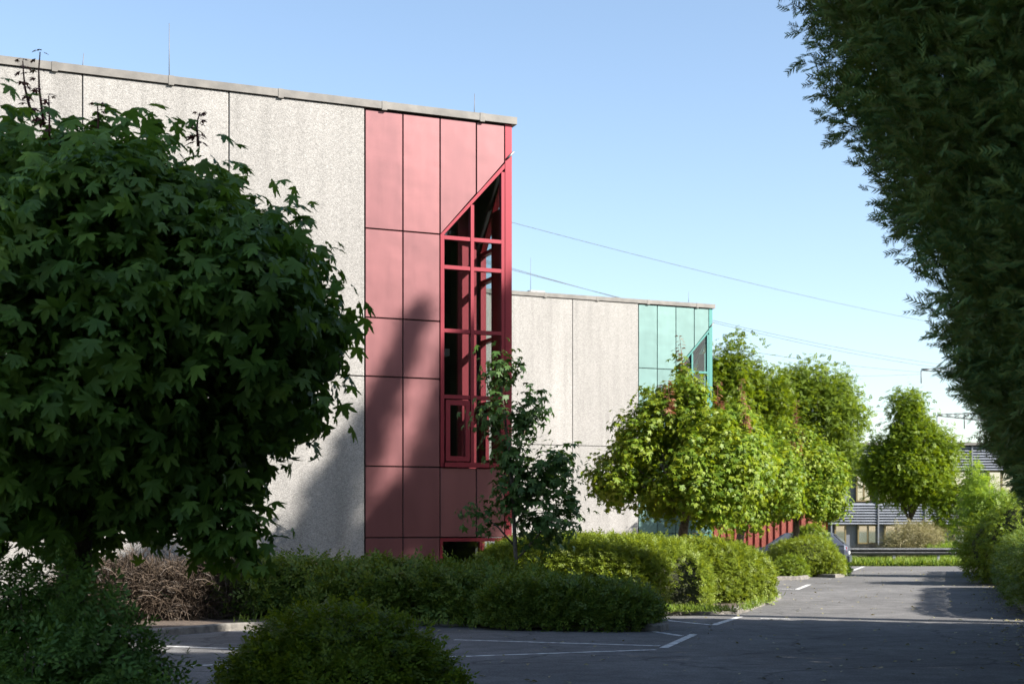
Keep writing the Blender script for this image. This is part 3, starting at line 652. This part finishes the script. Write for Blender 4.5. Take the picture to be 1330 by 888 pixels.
# ---- the big round maple in the foreground
d1 = 10.0; X1 = gx(92, d1)
def rel(px, y, d, X, Y): return (gx(px, d)-X, d-Y, hy(y, d))
t1 = empty('maple_tree', (X1, d1, 0), label='large dark round headed maple in the left foreground with big lobed leaves', cat='tree', group='round headed maples in the planting beds')
e1 = [(rel(60, 445, 10, X1, d1), (1.6, 1.7, 1.38)), (rel(200, 450, 9.9, X1, d1), (1.05, 1.3, 1.10)), (rel(288, 440, 9.8, X1, d1), (.68, .85, .64)), (rel(30, 335, 10, X1, d1), (.90, 1.0, .84)),
      (rel(165, 345, 9.7, X1, d1), (.62, .75, .62)), (rel(-150, 420, 10.2, X1, d1), (1.1, 1.3, 1.3)), (rel(100, 565, 9.9, X1, d1), (1.0, 1.2, .46)), (rel(365, 410, 9.7, X1, d1), (.28, .36, .28)), (rel(385, 460, 9.7, X1, d1), (.24, .28, .26))]
lo = [(rel(255, 610, 9.6, X1, d1), (.22, .3, .20)), (rel(300, 678, 9.6, X1, d1), (.17, .25, .12)), (rel(322, 695, 9.6, X1, d1), (.09, .2, .10)), (rel(250, 672, 9.6, X1, d1), (.18, .25, .11)), (rel(190, 625, 9.7, X1, d1), (.34, .4, .22)), (rel(205, 665, 9.7, X1, d1), (.12, .2, .08)), (rel(40, 635, 9.8, X1, d1), (.65, .7, .24)), (rel(232, 580, 9.6, X1, d1), (.32, .4, .22)), (rel(280, 700, 9.6, X1, d1), (.09, .2, .10))]
e1 += lo
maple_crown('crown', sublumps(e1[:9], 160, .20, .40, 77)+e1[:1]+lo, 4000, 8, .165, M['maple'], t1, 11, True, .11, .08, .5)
trunk(t1, .115, 2.2, e1, 3, 16)
for i, (px, y, h, lx) in enumerate(((55, 165, .50, .0), (42, 150, .36, -.06), (68, 215, .45, -.02), (125, 215, .40, .02), (118, 300, .45, -.05), (138, 205, .22, -.05), (255, 190, .22, .04), (70, 270, .3, .05))):
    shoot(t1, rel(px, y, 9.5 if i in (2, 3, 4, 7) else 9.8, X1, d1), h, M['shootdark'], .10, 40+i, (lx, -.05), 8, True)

# ---- the sunlit round maples further along
def round_maple(l, s, scale, label, seed, nshoot=8):
    x, y = rd(l, s); t = empty('maple_tree', (x, y, 0), label=label, cat='tree', group='round headed maples in the planting beds')
    k = scale
    el = [((0, 0, 3.05*k), (1.95*k, 1.9*k, 1.32*k)), ((-.2*k, 0, 3.75*k), (1.35*k, 1.3*k, .95*k)), ((1.0*k, .1, 3.3*k), (1.05*k, 1.1*k, 1.0*k)), ((-1.15*k, -.1, 2.75*k), (1.0*k, 1.0*k, .85*k)), ((.2*k, -.6*k, 2.5*k), (1.6*k, 1.3*k, .8*k)), ((.05*k, 0, 4.35*k), (.30*k, .30*k, .75*k)), ((-1.05*k, .1, 3.9*k), (.35*k, .35*k, .5*k)), ((.75*k, 0, 4.15*k), (.5*k, .5*k, .4*k))]
    el2 = sublumps([(c, tuple(q*.84 for q in rr)) for c, rr in el], 70, .34*k, .70*k, seed, 18)
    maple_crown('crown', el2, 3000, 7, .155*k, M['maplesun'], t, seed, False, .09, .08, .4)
    trunk(t, .13, 1.9*k, el, seed, 12)
    r = random.Random(seed)
    for i in range(nshoot):
        a = r.uniform(0, 6.28); q = r.uniform(.2, 1.5)*k if i else 0.05
        zz = (5.15 if i == 0 else 4.62-.42*(q/k)**2)*k
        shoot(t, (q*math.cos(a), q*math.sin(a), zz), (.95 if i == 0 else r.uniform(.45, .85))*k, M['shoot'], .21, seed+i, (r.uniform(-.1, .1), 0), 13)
    return t
def lat(px, s):                     # lateral offset of something seen at px, s metres along the road
    k = (px-665)/F; return s*(k*RC-RS)/(RC+k*RS)
round_maple(lat(889, 33), 33, 1.0, 'sunlit round headed maple nearest the green panels, with pinkish young shoots on top', 101, 10)
round_maple(lat(962, 42), 42, .98, 'middle one of the three sunlit round maples in front of the red fence', 102, 9)
round_maple(lat(1033, 51), 51, 1.0, 'farthest of the three sunlit round maples, above the parked car', 103, 9)

# ---- the slim young maple at the red corner
def sapling():
    x, y = rd(lat(668, 24.0), 24.0); d = y
    t = empty('young_maple', (x, y, 0), label='slim young maple, leaves coloured darker for shade, in front of the red building corner', cat='tree')
    rr = lambda px, yy: rel(px, yy, d, x, y)
    el = [(rr(652, 480), (.17, .2, .32)), (rr(645, 540), (.30, .3, .42)), (rr(662, 590), (.34, .35, .5)), (rr(680, 545), (.24, .25, .30)), (rr(700, 625), (.58, .5, .40)), (rr(722, 600), (.35, .4, .22)), (rr(705, 680), (.50, .5, .42)), (rr(665, 650), (.3, .3, .5)), (rr(626, 668), (.32, .2, .14)), (rr(690, 520), (.16, .16, .12)), (rr(735, 650), (.22, .25, .3))]
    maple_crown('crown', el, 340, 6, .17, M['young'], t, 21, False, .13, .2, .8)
    bm = bmesh.new(); tube(bm, [(0, 0, 0), (.03, 0, 1), (-.02, 0, 2), (-.1, 0, 3), (-.22, 0, 4.0), (-.22, 0, 4.4)], [.045, .04, .035, .026, .015, .006], 8)
    for px, yy, z in ((720, 600, 1.6), (735, 660, 1.0), (626, 668, 1.3), (690, 530, 2.6), (640, 540, 2.4)):
        q = rr(px, yy); tube(bm, [(0, 0, z), (q[0]*.5, q[1]*.5, (z+q[2])/2+.05), q], [.02, .014, .005], 6)
    from_bm('trunk', bm, M['bark'], t, smooth=True)
sapling()

# ---- conifers on the right of the road
def conifer_mesh(parent, prof, n, seed, fs=.34, sector=None, hvis=None):
    """prof: list of (height, radius); fronds grouped in plumes that sweep outward and up"""
    r = np.random.default_rng(seed); hs = np.array([p[0] for p in prof]); rs = np.array([p[1] for p in prof])
    nz = Noise(seed, 1.5); per = 16; ncl = n//per
    hh = np.interp(r.random(ncl), np.cumsum(np.interp(np.linspace(hs[0], hs[-1], 60), hs, rs)+.15)/np.sum(np.interp(np.linspace(hs[0], hs[-1], 60), hs, rs)+.15), np.linspace(hs[0], hs[-1], 60))
    if hvis: hh = np.where(r.random(ncl) < .85, r.uniform(*hvis, ncl), hh)
    a = r.uniform(0, 2*np.pi, ncl)
    if sector: a = np.where(r.random(ncl) < .88, r.uniform(*sector, ncl), a)
    rad = np.interp(hh, hs, rs)
    o = np.stack([np.cos(a), np.sin(a), 0*a], 1)
    P0 = o*rad[:, None]; P0[:, 2] = hh
    f = np.minimum(1.09, 1+.13*nz(P0))*(1-.4*r.random(ncl)**2.0); P0[:, :2] *= f[:, None]
    ax = nrm(o+UP*r.normal(.42, .22, (ncl, 1))+r.normal(size=(ncl, 3))*.22)
    k = np.repeat(np.arange(ncl), per); t = r.random(ncl*per)
    L = .62
    p = P0[k]+ax[k]*((t-.7)*L)[:, None]+np.clip(r.normal(size=(ncl*per, 3)), -1.7, 1.7)*(.13*(1.15-t))[:, None]
    tip = nrm(ax[k]+r.normal(size=p.shape)*.42-UP*(.22*t)[:, None])
    nn = nrm(np.cross(tip, r.normal(size=p.shape)))*1.0+o[k]*.25+UP*.2
    return leaves('crown', T_FROND, p, nn, tip, fs*r.uniform(.55, 1.2, len(p)), M['conifer'], parent)
def conifer_core(parent, prof, h):
    bm = bmesh.new(); tube(bm, [(0, 0, 0), (.05, 0, h*.4), (0, .03, h*.95)], [.2, .14, .03], 10)
    rr = random.Random(5)
    for i in range(26):
        z = h*(.12+.8*i/26); a = i*2.4; L = np.interp(z, [p[0] for p in prof], [p[1] for p in prof])*.8
        tube(bm, [(0, 0, z), (L*.5*math.cos(a), L*.5*math.sin(a), z+.12*L), (L*math.cos(a), L*math.sin(a), z+.4*L)], [.04, .03, .01], 5)
    return from_bm('trunk', bm, M['conbark'], parent, smooth=True)
CG = 'tall dark conifers in a row on the right of the road'
CL = 'tall dark green conifer in the dense row along the right side of the road'
def conifer(name, l, s, h, rmax, n, seed, label, lowr=.75, h0=1.0, src=None, belly=.35, fs=.34, sector=None, hvis=None):
    x, y = rd(l, s); t = empty(name, (x, y, 0), R(seed*37 % 360) if src else 0, label=label, cat='tree', group=CG)
    if src:
        for ch in src.children:
            c = ch.copy(); C.objects.link(c); c.parent = t
        t.scale = (rmax/src['r'], rmax/src['r'], h/src['h'])
        return t
    prof = [(h0, rmax*lowr*.75), (h0+.8, rmax*lowr), (h*belly, rmax), (h*.65, rmax*.72), (h*.85, rmax*.4), (h, .06)]
    conifer_mesh(t, prof, n, seed, fs, sector, hvis); conifer_core(t, prof, h); t['r'] = rmax; t['h'] = h
    return t
# nearest tree: its flank leans out over the road edge
SEC = (R(112), R(245))
k0 = conifer('conifer', 3.05, 8.6, 13.5, 3.75, 135000, 1, 'nearest conifer of the right hand row, its upper branches leaning out over the road', .73, 1.55, belly=.39, fs=.12, sector=SEC, hvis=(1.4, 6.2))
k1 = conifer('conifer', 3.0, 13.0, 11.6, 2.75, 85000, 2, CL, .9, 1.5, fs=.15, sector=SEC, hvis=(1.4, 7.5))
k2 = conifer('conifer', 3.2, 17.0, 10.6, 2.4, 60000, 3, CL, .9, 1.7, fs=.22)
conifer('conifer', 3.1, 4.2, 11.8, 2.5, 0, 4, CL, src=k2)
conifer('conifer', 3.2, .6, 11.5, 2.6, 0, 5, CL, src=k2)
conifer('conifer', 3.2, -3.2, 11.5, 2.6, 0, 6, CL, src=k2)
conifer('conifer', 3.2, -7, 11.5, 2.6, 0, 8, CL, src=k2)
conifer('conifer', 3.45, 20.9, 12.6, 3.0, 0, 7, CL, src=k2)
conifer('conifer', 3.1, 22.7, 6.4, 1.9, 0, 9, CL, src=k2)
conifer('conifer', 7.5, 20.5, 14.6, 3.4, 0, 13, CL, src=k2)  # unseen second-row conifer, added to shade the young maple
conifer('conifer', 6.6, 7.5, 14.5, 3, 0, 10, CL, src=k2)
conifer('conifer', 6.6, 12.5, 13.0, 3, 0, 11, CL, src=k2)
# unseen tree added farther right, limbs shaped to cast shade on the red corner
def shadow_tree():
    def wallpt(px, y):
        u = (665-px)*29/(1706.6+.383*(665-px)); return Vector((-u*.924, 29-u*.383, EYE+(686-y)*(29-.383*u)/F))
    base = wallpt(575, 640)+sdir*(26/sdir.x); X, Y = base.x, base.y
    t = empty('shadow_tree', (X, Y, 0), label='unseen tall tree right of the road, limbs shaped to shade the red corner', cat='tree')
    r = np.random.default_rng(5); P = []; T = []; bm = bmesh.new(); hub = base-Vector((X, Y, 2.5))
    tube(bm, [(0, 0, 0), (.15, .1, hub.z*.5), tuple(hub)], [.4, .32, .2], 10)
    for (a, b, wd, n) in (((350, 770), (462, 560), .34, 420), ((405, 760), (545, 403), .36, 800), ((372, 765), (490, 520), .30, 420), ((520, 730), (588, 455), .26, 420), ((545, 720), (606, 425), .28, 500),
                          ((560, 720), (640, 392), .36, 800), ((600, 715), (668, 372), .36, 800), ((585, 715), (650, 520), .4, 500), ((640, 712), (690, 470), .35, 500), ((500, 730), (560, 600), .26, 300), ((470, 740), (560, 640), .3, 380), ((430, 748), (520, 640), .26, 320), ((600, 715), (628, 480), .3, 400)):
        pa = wallpt(*a)+sdir*(26/sdir.x)-Vector((X, Y, 0)); pb = wallpt(*b)+sdir*(26/sdir.x)-Vector((X, Y, 0)); ax = (pb-pa)
        tube(bm, [tuple(hub.lerp(pa, .0)), tuple(pa), tuple(pa.lerp(pb, .6)), tuple(pb)], [.12, .09, .05, .01], 6)
        q = r.random(n)**.8; c = np.array(pa)[None]+np.array(ax)[None]*q[:, None]
        P.append(c+r.normal(size=(n, 3))*(.55*wd*(1.1-.75*q))[:, None]); T.append(np.array(ax.normalized())[None]+r.normal(size=(n, 3))*.35)
    P = np.concatenate(P); T = np.concatenate(T)
    leaves('crown', T_FROND, P, r.normal(size=P.shape), T, .36*r.uniform(.6, 1.2, len(P)), M['conifer'], t)
    from_bm('trunk', bm, M['conbark'], t, smooth=True)

shadow_tree()
# ---- hedges and bushes
def hedge(name, spine, hw, h, n, size, m, label, cat, seed, T=T_SPRIG, power=.65, lump=.12, z0=.08, core=True, group=None, hfun=None, upk=.35, lumpf=2.0):
    """clipped hedge: rounded section swept along a line, leaf sprigs over the skin"""
    r = np.random.default_rng(seed); sp = np.array(spine, float); seg = np.linalg.norm(np.diff(sp, axis=0), axis=1); cum = np.concatenate([[0], np.cumsum(seg)]); L = cum[-1]
    nz = Noise(seed, lumpf); nz2 = Noise(seed+3, lumpf*3)
    c0 = np.array([sp[:, 0].mean(), sp[:, 1].mean(), 0])
    def surf(t, th, f):
        x = np.interp(t*L, cum, sp[:, 0]); y = np.interp(t*L, cum, sp[:, 1]); e = .02
        tx = np.interp(np.minimum(t*L+e, L), cum, sp[:, 0])-np.interp(np.maximum(t*L-e, 0), cum, sp[:, 0]); ty = np.interp(np.minimum(t*L+e, L), cum, sp[:, 1])-np.interp(np.maximum(t*L-e, 0), cum, sp[:, 1])
        tl = np.maximum(1e-9, np.hypot(tx, ty)); tx /= tl; ty /= tl
        ed = np.clip(np.minimum(t, 1-t)*L/hw, 0, 1); en = (1-(1-ed)**2.4)**.5; en = np.maximum(en, .02)
        H = h*(hfun(t) if hfun else 1.0)
        cs, sn = np.cos(th), np.sin(th)
        q = np.sign(cs)*np.abs(cs)**power*hw*en; z = np.abs(sn)**power*H*(.35+.65*en)
        p = np.stack([x+ty*q, y-tx*q, z0+z], 1); cen = np.stack([x, y, z0+z*.45], 1)
        g = f*(1+lump*nz(p)+lump*.5*nz2(p)); p = cen+(p-cen)*g[:, None]
        endp = (1-en)*np.where(t < .5, -1, 1)
        nn = np.stack([ty*cs+tx*endp*1.2, -tx*cs+ty*endp*1.2, np.abs(sn)], 1)
        return p, nrm(nn)
    o = empty(name, tuple(c0), label=label, cat=cat, group=group)
    p, nn = surf(r.random(n), r.uniform(0, np.pi, n), 1.03-.22*r.random(n)**1.6)
    p[:, 2] = np.maximum(p[:, 2], z0)
    stray = (r.random(n) < .05)[:, None]; p = p+stray*nn*r.random((n, 1))*size*.9
    tip = nn*(.8+stray*.8)+UP*(upk+stray*.6)+r.normal(size=p.shape)*.6; no = nrm(nn*.5+UP*.5+r.normal(size=p.shape)*.5)
    leaves('foliage', T, p-c0, no, tip, size*r.uniform(.6, 1.3, n), m, o)
    if core:
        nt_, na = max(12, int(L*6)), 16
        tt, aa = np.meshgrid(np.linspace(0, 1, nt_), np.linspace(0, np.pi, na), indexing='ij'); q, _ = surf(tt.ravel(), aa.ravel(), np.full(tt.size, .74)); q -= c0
        me = bpy.data.meshes.new('inner_core'); me.from_pydata(q.tolist(), [], [(i*na+j, i*na+j+1, (i+1)*na+j+1, (i+1)*na+j) for i in range(nt_-1) for j in range(na-1)])
        link('inner_core', me, M['core'], o)
    return o
M['core'] = mat('shade_toned_core', (.035, .04, .016), .95, var=.5, vscale=25, bump=1, bscale=40)  # solid core behind the leaves, its dark tone stands for shade
def bush(name, ells, n, size, m, label, seed, T=T_SPRIG, lump=.12, depth=.25, cat='bush', group=None, core=True, upk=.35, lf=2.2, cl=None):
    c0 = np.array([ells[0][0][0], ells[0][0][1], 0]); r = np.random.default_rng(seed)
    P, Nn = ell_sample(ells, n//(cl or 1), depth, seed, lump, lf, bottom=.08)
    if cl: P, Nn = clusters(P, Nn, cl, size*.7, seed+2, size)
    o = empty(name, tuple(c0), label=label, cat=cat, group=group)
    tip = Nn*.8+UP*upk+r.normal(size=P.shape)*.6; no = nrm(Nn*.5+UP*.5+r.normal(size=P.shape)*.5)
    leaves('foliage', T, P-c0, no, tip, size*r.uniform(.6, 1.3, len(P)), m, o)
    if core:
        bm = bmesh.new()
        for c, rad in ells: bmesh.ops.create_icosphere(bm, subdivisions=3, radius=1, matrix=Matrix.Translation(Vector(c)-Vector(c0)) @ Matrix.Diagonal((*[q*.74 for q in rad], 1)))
        from_bm('inner_core', bm, M['core'], o, smooth=True)
    else:
        bm = bmesh.new(); rr = random.Random(seed)
        for i in range(24):
            c, rad = ells[rr.randrange(len(ells))]; a = rr.uniform(0, 6.28); e = rr.uniform(.2, 1.4)
            q = (c[0]-c0[0]+rad[0]*.9*math.cos(a)*math.cos(e), c[1]-c0[1]+rad[1]*.9*math.sin(a)*math.cos(e), c[2]+rad[2]*.9*math.sin(e))
            tube(bm, [(q[0]*.1, q[1]*.1, 0), (q[0]*.4, q[1]*.4, q[2]*.55), q], [.016, .011, .004], 5)
        from_bm('stems', bm, M['bark'], o, smooth=True)
    return o

# hedge in the shade in front of the red panels, and its rounded nose
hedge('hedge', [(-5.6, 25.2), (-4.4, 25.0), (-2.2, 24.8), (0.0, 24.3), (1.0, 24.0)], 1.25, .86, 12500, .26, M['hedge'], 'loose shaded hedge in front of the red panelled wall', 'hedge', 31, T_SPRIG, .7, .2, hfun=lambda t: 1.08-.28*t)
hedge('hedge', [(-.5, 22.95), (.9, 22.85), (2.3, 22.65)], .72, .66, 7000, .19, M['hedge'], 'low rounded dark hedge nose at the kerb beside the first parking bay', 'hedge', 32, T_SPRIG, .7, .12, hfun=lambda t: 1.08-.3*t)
# large sunlit hedge
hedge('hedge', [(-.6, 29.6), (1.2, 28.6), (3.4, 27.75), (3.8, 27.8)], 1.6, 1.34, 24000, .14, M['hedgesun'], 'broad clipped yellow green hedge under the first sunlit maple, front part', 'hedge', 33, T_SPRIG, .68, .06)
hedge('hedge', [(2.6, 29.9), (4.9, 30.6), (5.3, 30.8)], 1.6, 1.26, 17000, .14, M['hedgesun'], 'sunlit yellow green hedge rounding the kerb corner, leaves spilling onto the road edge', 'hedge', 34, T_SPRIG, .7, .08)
# dry twiggy hedge on the left
dh = hedge('dry_hedge', [(-7.6, 24.0), (-5.7, 24.4), (-4.4, 24.6)], .75, .66, 11000, .45, M['twig'], 'bare brown twiggy hedge at the foot of the concrete wall', 'hedge', 35, T_TWIG, .75, .2, upk=.3)
# clipped domes further on
bush('clipped_bush', [((gx(1050, 47.5), 47.5, .52), (1.1, 1.1, .80)), ((gx(1030, 48.5), 48.5, .5), (.9, 1.0, .7)), ((gx(1073, 47.2), 47.2, .35), (.65, .8, .6))], 9000, .13, M['hedgesun'], 'dome shaped clipped bush beside the road in front of the parked car', 41, lump=.05)
bush('low_bush', [((gx(1028, 45.6), 45.6, .2), (.56, .5, .5))], 2600, .12, M['bush'], 'small bright green low bush on the kerbed island before the dome shaped bush', 42, lump=.1)
bush('tall_bush', [((gx(1052, 52), 52, .9), (.75, .8, 1.0)), ((gx(1040, 52.3), 52.3, .7), (.6, .6, .7))], 4000, .15, M['bush'], 'rounded bush rising behind the dome shaped bush', 43, lump=.12)
bush('weedy_bush', [((gx(1091, 48.3), 48.3, .2), (.28, .7, .34)), ((gx(1084, 47.7), 47.7, .2), (.35, .4, .3))], 1500, .14, M['lime'], 'bright leafy weeds spilling over the kerb at the dome shaped bush', 44, lump=.2, core=False)
# foreground bushes
bush('foreground_bush', [((gx(445, 10.3), 10.3, .42), (.76, .7, .64)), ((gx(395, 10.2), 10.2, .33), (.62, .6, .55)), ((gx(505, 10.4), 10.4, .30), (.60, .6, .52)), ((gx(435, 9.9), 9.9, .25), (.7, .55, .55))], 7000, .12, M['bush'], 'low spreading green bush in the foreground bed at the parking bay', 45, T_SPRIG, .10, .22, core=True, lf=3.5)
bush('foreground_shrub', [((gx(35, 8.9), 8.9, .7), (.62, .6, .72)), ((gx(110, 8.8), 8.8, .55), (.5, .5, .62)), ((gx(-60, 8.9), 8.9, .7), (.6, .6, .8)), ((gx(165, 8.9), 8.9, .35), (.35, .4, .42)), ((gx(60, 8.4), 8.4, .45), (.7, .4, .55))], 5200, .20, M['bluebush'], 'leafy green shrub under the big maple at the left edge', 46, T_SPRIG2, .22, .55, core=False, lf=3.2)
# right-hand low hedge in sections
HG = 'clipped low hedge sections along the right road edge'
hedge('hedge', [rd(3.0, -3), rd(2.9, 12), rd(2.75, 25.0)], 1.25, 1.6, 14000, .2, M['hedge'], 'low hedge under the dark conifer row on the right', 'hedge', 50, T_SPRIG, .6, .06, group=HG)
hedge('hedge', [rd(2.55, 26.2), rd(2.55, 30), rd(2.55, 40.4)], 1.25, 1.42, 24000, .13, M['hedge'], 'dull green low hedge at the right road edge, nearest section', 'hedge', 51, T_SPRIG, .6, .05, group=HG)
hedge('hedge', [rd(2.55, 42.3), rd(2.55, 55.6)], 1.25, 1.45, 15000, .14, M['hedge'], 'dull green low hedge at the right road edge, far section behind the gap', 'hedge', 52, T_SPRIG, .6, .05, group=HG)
bush('tall_shrub', [((gx(1283, 47), 47, 1.5), (1.0, 1.0, 1.5)), ((gx(1272, 46.5), 46.5, 2.6), (.55, .6, .9)), ((gx(1264, 46.3), 46.3, 3.3), (.25, .3, .55)), ((gx(1305, 46.5), 46.5, 1.3), (.9, .9, 1.2)), ((gx(1300, 46), 46, 2.2), (.5, .5, .7))], 5200, .30, M['lime'], 'sunlit lime green upright shrub rising over the right hand low hedge', 53, T_SPRIG2, .25, .7, core=False, lf=2)
bush('dark_bush', [((gx(1300, 41), 41, 1.0), (1.1, 1.2, 1.1)), ((gx(1330, 40), 40, 1.3), (1.2, 1.2, 1.3))], 5000, .2, M['bush'], 'darker bush between the low hedge and the lime green shrub', 54, T_SPRIG, .15, .3)
bush('dry_bush', [((gx(1185, 66), 66, .9), (1.2, .8, 1.1)), ((gx(1205, 66.3), 66.3, .8), (.9, .8, .9)), ((gx(1165, 66.2), 66.2, .6), (.7, .7, .7))], 6500, .42, M['straw'], 'straw coloured bare bush behind the guardrail', 55, T_TWIG, .2, .8, core=False)
bush('leafy_bush', [((gx(1232, 65.5), 65.5, .5), (.8, .6, .5)), ((gx(1215, 65.2), 65.2, .4), (.6, .5, .4))], 1800, .2, M['lime'], 'low bright bush behind the guardrail beside the straw coloured bush', 56, T_SPRIG2, .2, .5, core=False)
bush('brown_bush', [((gx(1128, 67), 67, .3), (1.1, .5, .45)), ((gx(1145, 67.2), 67.2, .35), (.8, .5, .5))], 2000, .3, M['twig'], 'dark brown scrub behind the guardrail at the foot of the slatted block', 57, T_TWIG, .2, .8, core=False)

# ---- far trees
def big_tree(name, ells, n, size, m, label, seed, th, br, T=T_BUNCH, lump=.1, depth=.5, cl=5, limbs=14, stems=1):
    c0 = np.array([ells[0][0][0], ells[0][0][1], 0]); r = np.random.default_rng(seed)
    mr = max(e[1][0] for e in ells)
    P, Nn = ell_sample(sublumps([(c, tuple(q*.8 for q in rr)) for c, rr in ells], 90, .2*mr+.1, .36*mr+.2, seed, 6), n//cl, depth, seed, lump, 1.1); p, nn = clusters(P, Nn, cl, size*1.0, seed+1, size)
    o = empty(name, tuple(c0), label=label, cat='tree')
    tip = nn*.7+r.normal(size=p.shape)*.6+UP*.05; no = nrm(nn*.4+UP*.6+r.normal(size=p.shape)*.45)
    leaves('crown', T, p-c0, no, tip, size*r.uniform(.6, 1.3, len(p)), m, o)
    el = [((e[0][0]-c0[0], e[0][1]-c0[1], e[0][2]), e[1]) for e in ells]
    trunk(o, br, th, el, seed, limbs, bend=.12)
    return o
def E(px, y, d, rx, rz, ry=None): return ((gx(px, d), d, hy(y, d)), (rx, ry or rx, rz))
big_tree('broadleaf_tree', [E(950, 550, 68, 2.6, 2.6), E(937, 515, 68, 1.5, 2.0), E(975, 525, 68.5, 1.7, 1.5), E(1003, 580, 69, 1.2, 1.3), E(948, 490, 68, .9, .9)], 22000, .30, M['farleaf'], 'bright yellow green tree right behind the green building corner', 61, 3, .2)
big_tree('broadleaf_tree', [E(1055, 545, 78, 2.7, 2.9), E(1038, 525, 78, 1.9, 1.8), E(1050, 500, 78, 1.5, 1.1), E(1090, 545, 77, 1.3, 2.2), E(1015, 580, 78, 2.6, 2), E(1092, 600, 77, 1.2, 1.4)], 17000, .28, M['farleaf2'], 'broad airy tree beyond the round maples, left of the slatted block', 62, 3.5, .22, lump=.15, depth=.6)
big_tree('hornbeam_tree', [E(1180, 620, 70, 2.15, 1.5), E(1183, 590, 70, 1.6, 1.4), E(1180, 555, 70, .75, 1.1), E(1179, 532, 70, .30, .8), E(1215, 590, 70, .75, 1.0), E(1150, 610, 70, 1.0, .9), E(1200, 570, 70, .8, .9)], 20000, .23, M['hornbeam'], 'cone shaped leafy tree in front of the slatted block', 63, 2.0, .1, lump=.1, depth=.4, limbs=22)
big_tree('small_tree', [E(1238, 650, 68, .75, .5), E(1225, 670, 68, .6, .5), E(1250, 640, 68, .4, .4)], 900, .3, M['hornbeam'], 'small sparse bright tree right of the cone shaped tree', 64, 1.5, .05, limbs=8)

# ---- grass strip beyond the guardrail and along the beds
def grass(poly_fn, n, size, seed, z=0.0):
    r = np.random.default_rng(seed); P = poly_fn(r, n); N = len(P)
    tip = UP+r.normal(size=(N, 3))*.35; no = nrm(r.normal(size=(N, 3))+np.array([0, -.6, .2]))
    o = leaves('grass', T_BLADE, P, no, tip, size*r.uniform(.5, 1.3, N), M['grass']); o['kind'] = 'stuff'
    return o
grass(lambda r, n: np.stack([r.uniform(11, 24, n), 60.5+4.5*r.random(n)**1.3, np.zeros(n)], 1), 22000, .32, 71)
def bed_edge(r, n):
    q = r.choice(4, n, p=[.2, .35, .2, .25]); t = r.random(n); out = np.zeros((n, 3))
    for i, (a, b) in enumerate((((-4.5, 22.9), (2.2, 22.25)), ((2.4, 26.0), (4.0, 26.1)), ((4.3, 26.4), (5.9, 31.8)), ((7.9, 45.2), (11.0, 48.2)))):
        s = q == i; out[s, 0] = a[0]+(b[0]-a[0])*t[s]; out[s, 1] = a[1]+(b[1]-a[1])*t[s]
    out[:, :2] += r.normal(size=(n, 2))*.07; out[:, 2] = .09
    return out
grass(bed_edge, 2600, .14, 72)

# ---- fallen leaves and petals on the asphalt
def litter():
    r = np.random.default_rng(81); n = 1500; l = np.where(r.random(n) < .5, r.uniform(-8, 1.4, n), 1.4-np.abs(r.normal(size=n))*.35); sdist = r.uniform(12, 56, n)
    P = np.stack([l*RC+sdist*RS, sdist*RC-l*RS, np.full(n, .02)], 1); T = r.normal(size=(n, 3))*np.array([1, 1, .1]); N_ = UP+r.normal(size=(n, 3))*.25
    o = leaves('leaf_litter', T_OVAL, P, N_, T, r.uniform(.03, .09, n), M['straw']); o['kind'] = 'stuff'
litter()
